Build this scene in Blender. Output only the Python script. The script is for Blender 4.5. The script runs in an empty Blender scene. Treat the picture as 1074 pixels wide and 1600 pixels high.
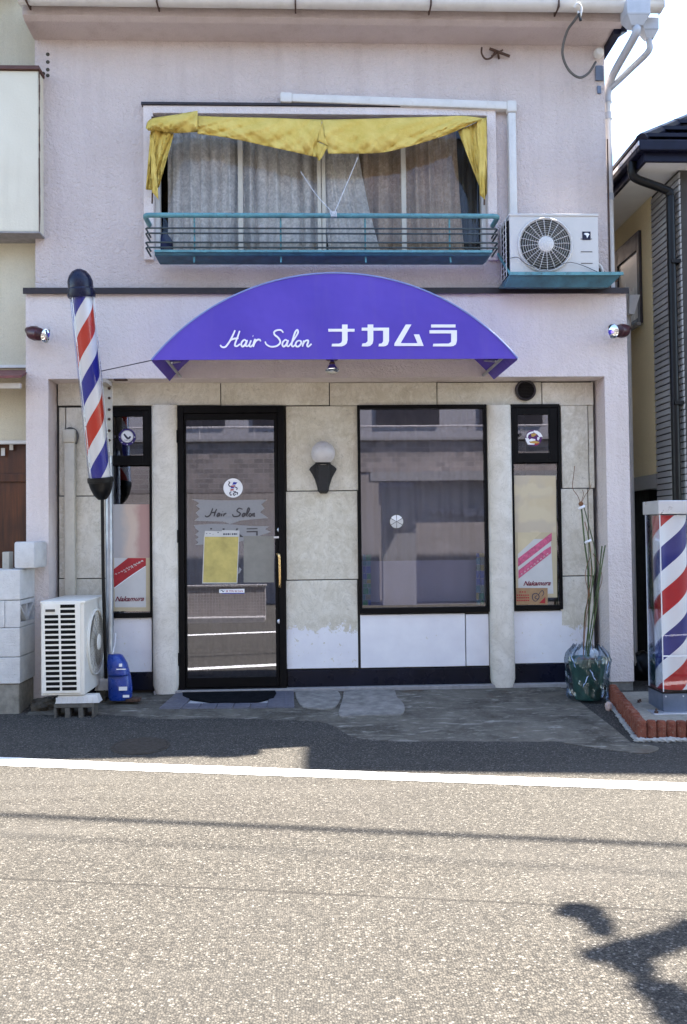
import bpy, bmesh, math, random
from mathutils import Vector, Matrix
R = math.radians
random.seed(7)
SC = bpy.context.scene
COL = SC.collection

# ------------------------------------------------------------------ camera
F = 1350.0                                   # focal length in photo pixels (1074 x 1600)
PIT, YAW, ROL = R(1.5), R(-2.32), R(-0.685)
CAM = Vector((0.0, -7.5, 1.34))
_cy, _sy, _cp, _sp = math.cos(YAW), math.sin(YAW), math.cos(PIT), math.sin(PIT)
FW = Vector((-_sy * _cp, _cy * _cp, _sp)); _r = Vector((_cy, _sy, 0)); _u = _r.cross(FW)
RT = _r * math.cos(ROL) + _u * math.sin(ROL)
UP = -_r * math.sin(ROL) + _u * math.cos(ROL)
cd = bpy.data.cameras.new('camera'); cam = bpy.data.objects.new('camera', cd); COL.objects.link(cam)
cd.sensor_fit = 'VERTICAL'; cd.sensor_height = 36; cd.lens = F / 1600 * 36
cd.clip_start = 0.05; cd.clip_end = 2000
cam.matrix_world = Matrix(((RT.x, UP.x, -FW.x, CAM.x), (RT.y, UP.y, -FW.y, CAM.y), (RT.z, UP.z, -FW.z, CAM.z), (0, 0, 0, 1)))
SC.camera = cam

# ------------------------------------------------------------------ sky, sun, exposure
SUN = Vector((0.575, 0.20, 1.0)).normalized()        # towards the sun: high, behind the shop, from the right
el = math.asin(SUN.z); az = math.atan2(SUN.x, SUN.y)
w = bpy.data.worlds.new('World'); SC.world = w; w.use_nodes = True
nt = w.node_tree; bg = nt.nodes['Background']
sky = nt.nodes.new('ShaderNodeTexSky'); sky.sky_type = 'NISHITA'; sky.sun_disc = False
sky.sun_elevation = el; sky.sun_rotation = az; sky.dust_density = 0.6; sky.air_density = 1.0; sky.ozone_density = 1.0
nt.links.new(sky.outputs[0], bg.inputs[0]); bg.inputs[1].default_value = 0.10
sd = bpy.data.lights.new('sun', 'SUN'); sd.energy = 5.0; sd.angle = R(0.53); sd.color = (1, 0.925, 0.81)
so = bpy.data.objects.new('sun', sd); COL.objects.link(so)
so.rotation_euler = SUN.to_track_quat('Z', 'Y').to_euler(); so.location = SUN * 40
vs = SC.view_settings
vs.view_transform = 'Standard'; vs.look = 'None'; vs.gamma = 1; vs.use_curve_mapping = False; vs.exposure = 2.78

# ------------------------------------------------------------------ picture point -> place on a known plane
def ray(px, py): return FW + RT * ((px - 537) / F) - UP * ((py - 800) / F)
def P(px, py, y):
    d = ray(px, py); return CAM + d * ((y - CAM.y) / d.y)
def X(px, py, y): return P(px, py, y).x
def Z(px, py, y): return P(px, py, y).z
def gz(y):                                    # height of the ground, falling from the shop to the road
    if y > 0.1: return 0.0
    if y < -1.9: return -0.1
    return -0.1 * (0.1 - y) / 2.0
def G(px, py, dz=0.0):
    d = ray(px, py); z = -0.05
    for i in range(25):
        p = CAM + d * ((z - CAM.z) / d.z); z = gz(p.y)
    return Vector((p.x, p.y, z + dz))

yR, yF, yU, yE = 0.0, -0.22, -0.17, -0.47     # cladding, pillars, upper wall, eave edge

# ------------------------------------------------------------------ mesh helpers
class MB:
    def __init__(s): s.v = []; s.f = []; s.mi = []
    def add(s, v, f, m=0):
        o = len(s.v); s.v += [Vector(a) for a in v]
        s.f += [[i + o for i in q] for q in f]; s.mi += [m] * len(f); return s
    def box(s, x0, x1, y0, y1, z0, z1, m=0):
        if x0 > x1: x0, x1 = x1, x0
        if y0 > y1: y0, y1 = y1, y0
        if z0 > z1: z0, z1 = z1, z0
        return s.add([(x0, y0, z0), (x1, y0, z0), (x1, y1, z0), (x0, y1, z0), (x0, y0, z1), (x1, y0, z1), (x1, y1, z1), (x0, y1, z1)],
                     [(0, 3, 2, 1), (4, 5, 6, 7), (0, 1, 5, 4), (1, 2, 6, 5), (2, 3, 7, 6), (3, 0, 4, 7)], m)
    def hexa(s, b, t, m=0):                   # 4 bottom + 4 top points
        return s.add(list(b) + list(t), [(0, 3, 2, 1), (4, 5, 6, 7), (0, 1, 5, 4), (1, 2, 6, 5), (2, 3, 7, 6), (3, 0, 4, 7)], m)
    def prism(s, pts, y0, y1, m=0):           # outline in x,z pushed from y0 to y1
        n = len(pts); v = [(a, y0, b) for a, b in pts] + [(a, y1, b) for a, b in pts]
        return s.add(v, [list(range(n)), list(range(2 * n - 1, n - 1, -1))] + [(i, i + n, (i + 1) % n + n, (i + 1) % n) for i in range(n)], m)
    def slab(s, pts, z0, z1, m=0):            # outline in x,y; z0 / z1 numbers or functions of y
        n = len(pts); a = z0 if callable(z0) else (lambda y: z0); b = z1 if callable(z1) else (lambda y: z1)
        v = [(p[0], p[1], a(p[1])) for p in pts] + [(p[0], p[1], b(p[1])) for p in pts]
        return s.add(v, [list(range(n - 1, -1, -1)), list(range(n, 2 * n))] + [(i, (i + 1) % n, (i + 1) % n + n, i + n) for i in range(n)], m)
    def tube(s, path, r, seg=10, caps=True, m=0):
        path = [Vector(p) for p in path]; n = len(path)
        rs = r if isinstance(r, (list, tuple)) else [r] * n
        prev = None; rings = []
        for i, p in enumerate(path):
            t = (path[min(i + 1, n - 1)] - path[max(i - 1, 0)]).normalized()
            if prev is None:
                a = Vector((0, 0, 1)) if abs(t.z) < 0.9 else Vector((1, 0, 0)); a = (a - t * a.dot(t)).normalized()
            else: a = (prev - t * prev.dot(t)).normalized()
            prev = a; b = t.cross(a)
            rings.append([p + (a * math.cos(k * 2 * math.pi / seg) + b * math.sin(k * 2 * math.pi / seg)) * rs[i] for k in range(seg)])
        v = [q for ring in rings for q in ring]; f = []
        for i in range(n - 1):
            for k in range(seg):
                f.append((i * seg + k, i * seg + (k + 1) % seg, (i + 1) * seg + (k + 1) % seg, (i + 1) * seg + k))
        if caps: f += [list(range(seg - 1, -1, -1)), list(range((n - 1) * seg, n * seg))]
        return s.add(v, f, m)
    def lathe(s, prof, c, axis=(0, 0, 1), seg=32, m=0):   # profile of (radius, height along axis)
        ax = Vector(axis).normalized(); a = Vector((0, 0, 1)) if abs(ax.z) < 0.9 else Vector((1, 0, 0))
        a = (a - ax * a.dot(ax)).normalized(); b = ax.cross(a); c = Vector(c); v = []; f = []
        for r, h in prof:
            for k in range(seg):
                an = k * 2 * math.pi / seg; v.append(c + ax * h + (a * math.cos(an) + b * math.sin(an)) * max(r, 1e-5))
        for i in range(len(prof) - 1):
            for k in range(seg): f.append((i * seg + k, i * seg + (k + 1) % seg, (i + 1) * seg + (k + 1) % seg, (i + 1) * seg + k))
        f += [list(range(seg - 1, -1, -1)), list(range((len(prof) - 1) * seg, len(prof) * seg))]
        return s.add(v, f, m)
    def grid(s, fn, nu, nv, m=0):
        v = [fn(i / nu, j / nv) for j in range(nv + 1) for i in range(nu + 1)]
        return s.add(v, [(j * (nu + 1) + i, j * (nu + 1) + i + 1, (j + 1) * (nu + 1) + i + 1, (j + 1) * (nu + 1) + i) for j in range(nv) for i in range(nu)], m)
    def xf(s, M):
        s.v = [M @ a for a in s.v]; return s

ORG = {}
def base_of(mb):
    xs = [v.x for v in mb.v]; ys = [v.y for v in mb.v]; zs = [v.z for v in mb.v]
    return Vector(((min(xs) + max(xs)) / 2, (min(ys) + max(ys)) / 2, min(zs)))
def build(name, mb, mat, parent=None, bev=0.0, smooth=None, solid=0.0, sub=0):
    o0 = ORG[parent.name] if parent else base_of(mb)
    me = bpy.data.meshes.new(name)
    me.from_pydata([v - o0 for v in mb.v], [], mb.f)
    for mt in (mat if isinstance(mat, (list, tuple)) else [mat]): me.materials.append(mt)
    for p, i in zip(me.polygons, mb.mi): p.material_index = i
    bm = bmesh.new(); bm.from_mesh(me)
    bmesh.ops.recalc_face_normals(bm, faces=bm.faces[:])
    if bev:
        es = [e for e in bm.edges if len(e.link_faces) == 2 and e.calc_face_angle(0) > 0.6]
        bmesh.ops.bevel(bm, geom=es, offset=bev, segments=2, profile=0.5, affect='EDGES', clamp_overlap=True)
    if smooth:
        for fc in bm.faces: fc.smooth = True
        for e in bm.edges:
            if len(e.link_faces) == 2 and e.calc_face_angle(0) > smooth: e.smooth = False
    bm.to_mesh(me); bm.free()
    o = bpy.data.objects.new(name, me); COL.objects.link(o)
    if parent: o.parent = parent; ORG[o.name] = o0
    else: o.location = o0; ORG[o.name] = o0.copy()
    if solid:
        md = o.modifiers.new('s', 'SOLIDIFY'); md.thickness = solid; md.offset = 0
    if sub:
        md = o.modifiers.new('d', 'SUBSURF'); md.levels = sub; md.render_levels = sub
    return o
def tag(o, label, cat, group=None):
    o['label'] = label; o['category'] = cat
    if group: o['group'] = group
    return o
def thing(name, loc, label, cat, group=None):
    o = bpy.data.objects.new(name, None); COL.objects.link(o); o.location = loc; ORG[o.name] = Vector(loc)
    o.empty_display_size = 0.1
    return tag(o, label, cat, group)
def kind(o, k): o['kind'] = k; return o
def bx(*a): return MB().box(*a)
def rect(px0, py0, px1, py1, y):              # picture rectangle on the plane y -> x0,x1,z0,z1
    xm, ym = (px0 + px1) / 2, (py0 + py1) / 2
    return X(px0, ym, y), X(px1, ym, y), Z(xm, py1, y), Z(xm, py0, y)
def pbox(px0, py0, px1, py1, y0, y1, yref=None):
    a, b, c, d = rect(px0, py0, px1, py1, y0 if yref is None else yref); return bx(a, b, y0, y1, c, d)
def frame(a, b, c, d, t, y0, y1, tb=None, tt=None):   # four bars round an opening, butted
    tb = t if tb is None else tb; tt = t if tt is None else tt
    m = MB(); m.box(a, a + t, y0, y1, c, d); m.box(b - t, b, y0, y1, c, d)
    m.box(a + t, b - t, y0, y1, c, c + tb); m.box(a + t, b - t, y0, y1, d - tt, d); return m
def smooth_path(pts, n=8, closed=False):
    pts = [Vector(p) for p in pts]; out = []; N = len(pts)
    for i in range(N if closed else N - 1):
        g = (lambda k: pts[k % N]) if closed else (lambda k: pts[min(max(k, 0), N - 1)])
        p0, p1, p2, p3 = g(i - 1), g(i), g(i + 1), g(i + 2)
        for k in range(n):
            t = k / n
            out.append(0.5 * (2 * p1 + (p2 - p0) * t + (2 * p0 - 5 * p1 + 4 * p2 - p3) * t * t + (3 * p1 - p0 - 3 * p2 + p3) * t ** 3))
    if not closed: out.append(pts[-1])
    return out
def h1(i, s=0.0): return (math.sin(i * 127.1 + s * 311.7) * 43758.5453) % 1.0
def wob(u, s): return math.sin(u * 5.1 + s) * 0.5 + math.sin(u * 11.7 + s * 2.3) * 0.3 + math.sin(u * 23.3 + s * 4.1) * 0.2

# ------------------------------------------------------------------ materials
class N:
    def __init__(s, name):
        s.m = bpy.data.materials.new(name); s.m.use_nodes = True; s.t = s.m.node_tree
        s.b = s.t.nodes['Principled BSDF']; s.out = s.t.nodes['Material Output']; s._pos = None
    def new(s, k, **kw):
        n = s.t.nodes.new(k)
        for a, b in kw.items(): setattr(n, a, b)
        return n
    def put(s, sock, v):
        if hasattr(v, 'is_linked') or isinstance(v, bpy.types.NodeSocket): s.t.links.new(v, sock)
        else: sock.default_value = v
    @property
    def pos(s):
        if s._pos is None: s._pos = s.new('ShaderNodeNewGeometry').outputs['Position']
        return s._pos
    def obj(s): return s.new('ShaderNodeTexCoord').outputs['Object']
    def scl(s, v, sc):
        n = s.new('ShaderNodeMapping'); s.put(n.inputs[0], v); n.inputs[3].default_value = sc; return n.outputs[0]
    def noise(s, scale, detail=4, rough=0.55, vec=None, dist=0.0):
        n = s.new('ShaderNodeTexNoise'); s.put(n.inputs['Vector'], s.pos if vec is None else vec)
        n.inputs['Scale'].default_value = scale; n.inputs['Detail'].default_value = detail
        n.inputs['Roughness'].default_value = rough; n.inputs['Distortion'].default_value = dist
        return n.outputs[0]
    def voro(s, scale, feature='F1', vec=None, out=0):
        n = s.new('ShaderNodeTexVoronoi', feature=feature); s.put(n.inputs['Vector'], s.pos if vec is None else vec)
        n.inputs['Scale'].default_value = scale; return n.outputs[out]
    def ma(s, op, a, b=0.0, c=0.0, clamp=False):
        n = s.new('ShaderNodeMath', operation=op, use_clamp=clamp)
        s.put(n.inputs[0], a); s.put(n.inputs[1], b); s.put(n.inputs[2], c); return n.outputs[0]
    def ramp(s, v, lo, hi, a=0.0, b=1.0):
        n = s.new('ShaderNodeMapRange'); n.clamp = True
        s.put(n.inputs[0], v); n.inputs[1].default_value = lo; n.inputs[2].default_value = hi
        n.inputs[3].default_value = a; n.inputs[4].default_value = b; return n.outputs[0]
    def mix(s, f, a, b, bt='MIX'):
        n = s.new('ShaderNodeMix', data_type='RGBA', blend_type=bt)
        s.put(n.inputs[0], f); s.put(n.inputs[6], c4(a)); s.put(n.inputs[7], c4(b)); return n.outputs[2]
    def sep(s, v):
        n = s.new('ShaderNodeSeparateXYZ'); s.put(n.inputs[0], v); return n.outputs
    def rnd(s): return s.new('ShaderNodeObjectInfo').outputs['Random']
    def bump(s, h, strength=0.3, dist=0.01):
        n = s.new('ShaderNodeBump'); n.inputs['Strength'].default_value = strength; n.inputs['Distance'].default_value = dist
        s.put(n.inputs['Height'], h); s.t.links.new(n.outputs[0], s.b.inputs['Normal'])
    def done(s, col, rough=0.6, metal=0.0, spec=0.5, **kw):
        s.put(s.b.inputs['Base Color'], c4(col)); s.put(s.b.inputs['Roughness'], rough)
        s.put(s.b.inputs['Metallic'], metal); s.b.inputs['Specular IOR Level'].default_value = spec
        for k, v in kw.items(): s.put(s.b.inputs[k], v)
        return s.m
def c4(c):
    if isinstance(c, (tuple, list)) and len(c) == 3: return (*c, 1.0)
    return c
def srgb(r, g, b):
    f = lambda c: (c / 255 / 12.92) if c <= 10 else ((c / 255 + 0.055) / 1.055) ** 2.4
    return (f(r), f(g), f(b))
def plain(name, col, rough=0.5, metal=0.0, var=0.12, scale=9.0, bump=0.0, bscale=80.0, dirt=None, spec=0.5, **kw):
    n = N(name); k = n.ramp(n.noise(scale, 5, 0.6), 0.3, 0.7)
    d = tuple(c * (1 - var) for c in col); l = tuple(min(1, c * (1 + var * 0.6)) for c in col)
    c = n.mix(k, d, l)
    if dirt:
        c = n.mix(n.ramp(n.noise(scale * 2.7, 6, 0.65), 0.56, 0.74, 0, dirt[1]), c, dirt[0])
    if bump: n.bump(n.noise(bscale, 4, 0.6), bump, 0.004)
    r = n.ramp(n.noise(scale * 1.7, 3), 0.3, 0.7, max(0.02, rough - 0.08), min(1, rough + 0.08))
    return n.done(c, r, metal, spec, **kw)
def stucco(name, col, col2, big=0.9, bs=0.95, sc=34.0):
    n = N(name)
    k = n.ramp(n.noise(big, 5, 0.6, dist=0.4), 0.32, 0.68)
    st = n.ramp(n.noise(1.0, 5, 0.6, vec=n.scl(n.pos, (7, 7, 0.7))), 0.5, 0.78, 0, 0.5)
    c = n.mix(k, col, tuple(a * q for a, q in zip(col, (0.87, 0.85, 0.83)))); c = n.mix(st, c, col2)
    sp = n.ramp(n.noise(190, 3, 0.7), 0.35, 0.65, 0.90, 1.06)
    c = n.mix(1.0, c, n.new('ShaderNodeCombineColor').outputs[0], 'MIX') if False else c
    m2 = n.new('ShaderNodeMix', data_type='RGBA', blend_type='MULTIPLY'); m2.inputs[0].default_value = 1
    cc = n.new('ShaderNodeCombineColor'); [n.put(cc.inputs[i], sp) for i in range(3)]
    n.put(m2.inputs[6], c); n.put(m2.inputs[7], cc.outputs[0])
    h = n.ma('ADD', n.noise(sc, 3, 0.55, dist=0.6), n.ma('MULTIPLY', n.noise(sc * 3.1, 2, 0.5), 0.35))
    n.bump(h, bs, 0.02)
    return n.done(m2.outputs[2], 0.9, 0, 0.25)

LAV = (0.64, 0.555, 0.53)
M = {}
M['stucco'] = stucco('lavender_stucco', LAV, (0.46, 0.38, 0.36))
M['stucco_fine'] = stucco('lavender_stucco_fine', (0.77, 0.685, 0.655), (0.58, 0.49, 0.45), bs=0.7, sc=38)
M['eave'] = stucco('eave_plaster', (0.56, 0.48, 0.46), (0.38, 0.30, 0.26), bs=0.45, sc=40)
M['cream'] = stucco('cream_stucco', (0.62, 0.57, 0.44), (0.45, 0.40, 0.30), bs=0.45, sc=60)
M['cream_panel'] = stucco('cream_panel_plaster', (0.70, 0.65, 0.53), (0.55, 0.50, 0.40), bs=0.12, sc=60)
M['yellow_wall'] = stucco('pale_yellow_wall', (0.84, 0.72, 0.43), (0.74, 0.61, 0.35), bs=0.5, sc=80)
M['soffit'] = plain('white_soffit', (0.72, 0.72, 0.70), 0.7, var=0.05)
M['flash'] = plain('dark_brown_flashing', (0.012, 0.006, 0.008), 0.5, 0.0, var=0.3, dirt=((0.10, 0.05, 0.04), 0.5))
M['black'] = plain('black_aluminium', (0.0045, 0.004, 0.0045), 0.5, 0.0, var=0.3, spec=0.12)
M['navy'] = plain('navy_base_panel', (0.006, 0.007, 0.016), 0.3, var=0.4, scale=4, spec=0.25)
M['joint'] = plain('dark_joint', (0.05, 0.045, 0.04), 0.9)
M['white_plastic'] = plain('aged_white_plastic', (0.62, 0.60, 0.57), 0.45, var=0.08, dirt=((0.42, 0.37, 0.30), 0.3))
M['grey_pipe'] = plain('pale_grey_pipe', (0.42, 0.44, 0.48), 0.45, var=0.12)
M['beige_pipe'] = plain('beige_pipe', (0.50, 0.46, 0.38), 0.5, var=0.1, dirt=((0.3, 0.26, 0.2), 0.5))
M['ivory'] = plain('ivory_enamel', (0.72, 0.69, 0.62), 0.38, var=0.06, scale=5, dirt=((0.5, 0.44, 0.34), 0.3))
M['ac_grey'] = plain('pale_grey_enamel', (0.56, 0.54, 0.51), 0.4, var=0.05, scale=4)
M['grille'] = plain('worn_wire_grille', (0.34, 0.30, 0.25), 0.5)
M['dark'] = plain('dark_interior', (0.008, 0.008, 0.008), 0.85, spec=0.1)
M['fan'] = plain('grey_fan_plastic', (0.055, 0.05, 0.045), 0.5)
M['teal'] = plain('weathered_teal_paint', (0.10, 0.27, 0.30), 0.5, var=0.3, scale=14, dirt=((0.05, 0.035, 0.03), 0.9))
M['teal_dark'] = plain('dark_teal_paint', (0.035, 0.12, 0.16), 0.5, var=0.4, scale=8, dirt=((0.02, 0.03, 0.03), 0.8))
M['rod'] = plain('dark_rod_paint', (0.03, 0.045, 0.05), 0.6, var=0.3, dirt=((0.1, 0.04, 0.02), 0.6))
M['rust'] = plain('rusty_iron', (0.09, 0.05, 0.035), 0.85, 0.2, var=0.5, scale=30)
M['steel'] = plain('galvanised_steel', (0.42, 0.45, 0.50), 0.35, 0.75, var=0.25, scale=7)
M['alu'] = plain('brushed_aluminium', (0.62, 0.64, 0.68), 0.32, 0.7, var=0.1, scale=5)
M['grey_steel'] = plain('painted_grey_steel', (0.14, 0.17, 0.23), 0.4, 0.4, var=0.2)
M['brass'] = plain('polished_brass', (0.75, 0.52, 0.25), 0.25, 1.0, var=0.15)
M['brown_housing'] = plain('maroon_lamp_housing', (0.055, 0.012, 0.016), 0.35, var=0.3)
M['chrome'] = plain('bulb_mirror', (0.85, 0.86, 0.88), 0.06, 1.0, var=0.02)
M['iron'] = plain('black_cast_iron', (0.006, 0.006, 0.007), 0.5, var=0.4, scale=40, bump=0.4, bscale=120)
M['globe'] = plain('frosted_globe', (0.58, 0.55, 0.55), 0.35, var=0.06, dirt=((0.35, 0.28, 0.18), 0.4))
M['cap_navy'] = plain('navy_cap_plastic', (0.006, 0.008, 0.028), 0.3, var=0.2, spec=0.3)
M['cap_black'] = plain('black_cap_plastic', (0.004, 0.004, 0.0045), 0.38, spec=0.25)
M['blue_bag'] = plain('blue_vinyl', (0.012, 0.045, 0.27), 0.3, var=0.3, scale=12, bump=0.25, bscale=35)
M['white'] = plain('white_print', (0.80, 0.80, 0.82), 0.5, var=0.03)
M['letter'] = plain('white_letter', (0.82, 0.80, 0.86), 0.6, var=0.05)
M['red'] = plain('red_print', (0.36, 0.012, 0.02), 0.5, var=0.2, scale=30)
M['pink'] = plain('pink_print', (0.55, 0.10, 0.20), 0.5, var=0.35, scale=40)
M['crimson'] = plain('dark_red_print', (0.16, 0.008, 0.03), 0.5, var=0.1)
M['paper'] = plain('pale_poster_paper', (0.55, 0.54, 0.52), 0.6, var=0.06)
M['tan_paper'] = plain('tan_poster_border', (0.50, 0.42, 0.27), 0.6, var=0.08)
M['buff_paper'] = plain('buff_poster_paper', (0.56, 0.47, 0.30), 0.6, var=0.14, scale=3)
M['yellow_paper'] = plain('faded_yellow_paper', (0.52, 0.42, 0.13), 0.7, var=0.25, scale=9)
M['grey_paper'] = plain('faded_grey_notice', (0.24, 0.225, 0.195), 0.7, var=0.12, scale=12)
M['card'] = plain('brown_card', (0.33, 0.20, 0.10), 0.6, var=0.15, scale=30)
M['ink'] = plain('dark_print', (0.03, 0.03, 0.06), 0.6)
M['ink_blue'] = plain('blue_print', (0.02, 0.03, 0.30), 0.6)
M['gold'] = plain('gold_print', (0.50, 0.30, 0.06), 0.5)
M['purple_print'] = plain('purple_print', (0.09, 0.01, 0.12), 0.5)
M['frost'] = plain('frosted_film', (0.27, 0.265, 0.27), 0.7, var=0.06, scale=60)
M['frost_dark'] = plain('clear_cut_letter', (0.045, 0.04, 0.045), 0.5)
M['mat'] = plain('black_rubber_mat', (0.005, 0.006, 0.008), 0.85, var=0.3, spec=0.1, bump=0.4, bscale=200)
M['tile_grey'] = plain('slate_grey_floor_tile', (0.11, 0.11, 0.135), 0.6, var=0.2, scale=25)
M['mat_base'] = plain('pale_worn_floor', (0.42, 0.42, 0.43), 0.8, var=0.2, scale=25)
M['roof_dark'] = plain('dark_navy_roof', (0.007, 0.008, 0.022), 0.45, 0.0, var=0.3, spec=0.2)
M['dark_frame'] = plain('dark_bronze_frame', (0.045, 0.038, 0.042), 0.4, 0.3)
M['rock'] = plain('rough_rock', (0.07, 0.06, 0.045), 0.9, var=0.5, scale=18, bump=0.9, bscale=45)
M['gravel'] = plain('white_mortar_stones', (0.36, 0.35, 0.33), 0.9, var=0.2, scale=40, bump=0.6, bscale=90)
M['cinder'] = plain('cement_block', (0.26, 0.24, 0.20), 0.95, var=0.3, scale=20, bump=0.9, bscale=110)
M['pot'] = plain('dark_green_pot', (0.02, 0.075, 0.055), 0.5, var=0.4, scale=14)
M['soil'] = plain('potting_soil', (0.03, 0.02, 0.015), 0.95, bump=0.8, bscale=60)
M['stem_green'] = plain('green_stem', (0.065, 0.10, 0.03), 0.6, var=0.5, scale=12)
M['stem_brown'] = plain('brown_stem', (0.20, 0.085, 0.035), 0.7, var=0.4, scale=12)
M['cable'] = plain('black_cable', (0.012, 0.012, 0.013), 0.6)
M['grey_cable'] = plain('grey_cable', (0.10, 0.095, 0.09), 0.6)
M['wire_white'] = plain('white_cord', (0.62, 0.62, 0.64), 0.7)
M['concrete'] = plain('pale_concrete', (0.27, 0.255, 0.25), 0.9, var=0.2, scale=25, bump=0.4, bscale=90)
M['shutter'] = plain('grey_shutter', (0.34, 0.315, 0.32), 0.6, var=0.08, scale=2)
M['asphalt_far'] = plain('grey_paving', (0.16, 0.155, 0.15), 0.9, var=0.2, scale=6)
M['awning_red'] = plain('maroon_awning', (0.17, 0.05, 0.045), 0.6, var=0.3, scale=12)
M['blind'] = plain('blue_grey_blind', (0.30, 0.30, 0.40), 0.7, var=0.06, scale=3)
M['crease'] = plain('plastic_crease', (0.45, 0.58, 0.85), 0.15)
M['leaf'] = plain('green_leaf', (0.05, 0.085, 0.025), 0.6, var=0.4, scale=3)
M['bark'] = plain('tree_bark', (0.10, 0.075, 0.055), 0.9, var=0.4, scale=12, bump=0.7, bscale=40)
M['manhole'] = plain('rusty_cast_cover', (0.055, 0.045, 0.035), 0.8, 0.3, var=0.4, scale=30, bump=0.6, bscale=70)
for i, c in enumerate([(0.05, 0.10, 0.36), (0.03, 0.20, 0.13), (0.30, 0.28, 0.09), (0.06, 0.20, 0.28), (0.22, 0.21, 0.18), (0.16, 0.24, 0.22)]):
    M['tint%d' % i] = plain('tinted_pane_colour_%d' % i, c, 0.3, var=0.1)

def stone_mat(name, film=None):
    """veined beige stone; film = (z of the torn edge, height of the torn zone, amount of loose flakes) adds peeling white film"""
    n = N(name)
    off = n.new('ShaderNodeVectorMath', operation='MULTIPLY_ADD'); cb_ = n.new('ShaderNodeCombineXYZ'); rr_ = n.rnd()
    for q_ in range(3): n.put(cb_.inputs[q_], rr_)
    n.put(off.inputs[0], cb_.outputs[0]); off.inputs[1].default_value = (17.0, 9.0, 23.0); n.put(off.inputs[2], n.pos); vec = off.outputs[0]
    a = n.noise(2.6, 8, 0.62, vec=vec, dist=1.0); b = n.noise(11, 8, 0.68, vec=vec, dist=1.5); v = n.noise(5.5, 9, 0.8, vec=n.scl(vec, (1, 1, 0.6)), dist=0.7)
    c = n.mix(n.ramp(a, 0.3, 0.7), (0.49, 0.44, 0.34), (0.72, 0.675, 0.58))
    c = n.mix(n.ramp(b, 0.45, 0.68, 0, 0.6), c, (0.77, 0.74, 0.67))
    c = n.mix(n.ramp(n.ma('ABSOLUTE', n.ma('SUBTRACT', v, 0.5)), 0.0, 0.02, 0.45, 0), c, (0.33, 0.30, 0.235))
    c = n.mix(n.ramp(n.noise(34, 7, 0.75, vec=vec, dist=1.0), 0.56, 0.68, 0, 0.6), c, (0.29, 0.265, 0.20))
    c = n.mix(n.ramp(rr_, 0, 1, 0, 0.14), c, (0.42, 0.38, 0.30))
    rough = 0.32
    if film:
        z = n.sep(n.pos)[2]
        k = n.ma('SUBTRACT', film[0], z)                      # >0 below the torn edge
        k = n.ma('ADD', k, n.ma('MULTIPLY', n.ma('SUBTRACT', n.noise(9, 8, 0.72, dist=0.7), 0.5), film[1]))
        k = n.ramp(k, -0.006, 0.006)
        fl = n.ramp(n.noise(22, 7, 0.72, dist=0.6), film[2], film[2] + 0.015, 1, 0)
        k = n.ma('MULTIPLY', k, fl)
        wc = n.mix(n.ramp(n.noise(5, 4), 0.3, 0.7), (0.68, 0.665, 0.70), (0.76, 0.75, 0.77))
        c = n.mix(k, c, wc); rough = n.ramp(k, 0, 1, 0.5, 0.3)
        n.bump(k, 0.5, 0.002)
    return n.done(c, rough, 0, 0.4)
M['stone'] = stone_mat('beige_marble')
M['stone_peel'] = stone_mat('marble_with_torn_white_film', (0.53, 0.50, 0.61))
M['stone_peel_low'] = stone_mat('marble_with_scraps_of_film', (0.50, 0.35, 0.60))
M['film'] = stone_mat('white_film_panel', (3.0, 0.05, 0.655))
M['film_worn'] = stone_mat('flaking_white_film_panel', (3.0, 0.05, 0.62))

n = N('pale_column_marble')
c = n.mix(n.ramp(n.noise(4, 6, 0.6, dist=1.0), 0.3, 0.7), (0.58, 0.535, 0.455), (0.74, 0.70, 0.63))
c = n.mix(n.ramp(n.ma('ABSOLUTE', n.ma('SUBTRACT', n.noise(5, 7, 0.7, dist=2.5), 0.5)), 0.0, 0.02, 0.4, 0), c, (0.33, 0.30, 0.25))
M['column'] = n.done(c, 0.45)

n = N('worn_chip_asphalt')
fl_ = n.scl(n.pos, (1, 1, 0.2))
ch = n.voro(120, vec=fl_, out=1); d = n.voro(120, vec=fl_)
ch2 = n.voro(260, vec=fl_, out=1)
v = n.sep(ch)[0]; v2 = n.sep(ch2)[1]
vm = n.ma('ADD', n.ma('MULTIPLY', v, 0.65), n.ma('MULTIPLY', v2, 0.35))
c = n.mix(n.ramp(vm, 0.1, 0.9), (0.015, 0.014, 0.0125), (0.111, 0.100, 0.085))
c = n.mix(n.ramp(v, 0.88, 0.98, 0, 0.8), c, (0.215, 0.20, 0.178))
c = n.mix(n.ramp(d, 0.4, 0.8, 0, 0.75), c, (0.016, 0.015, 0.014))
c = n.mix(n.ramp(n.noise(0.7, 5, 0.6), 0.35, 0.7, 0, 0.35), c, (0.050, 0.047, 0.043))
c = n.mix(n.ramp(n.noise(1.0, 5, 0.65, vec=n.scl(n.pos, (0.35, 2.6, 1))), 0.5, 0.72, 0, 0.35), c, (0.088, 0.082, 0.073))
c = n.mix(n.ramp(n.noise(3.1, 6, 0.7, dist=1.0), 0.66, 0.74, 0, 0.4), c, (0.028, 0.026, 0.024))
# long narrow seam in the surface
s3 = n.sep(n.pos)
p0, p1 = G(0, 1372), G(1074, 1424)
sl = (p1.y - p0.y) / (p1.x - p0.x)
dd = n.ma('SUBTRACT', s3[1], n.ma('MULTIPLY_ADD', s3[0], sl, p0.y - sl * p0.x))
dd = n.ma('ABSOLUTE', n.ma('ADD', dd, n.ma('MULTIPLY', n.ma('SUBTRACT', n.noise(6, 5, 0.7), 0.5), 0.03)))
c = n.mix(n.ramp(dd, 0.003, 0.013, 0.8, 0), c, (0.02, 0.018, 0.016))
n.bump(n.ma('SUBTRACT', n.ma('MULTIPLY', v, 0.6), d), 0.75, 0.006)
M['road'] = n.done(c, 0.88, 0, 0.3)

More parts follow.
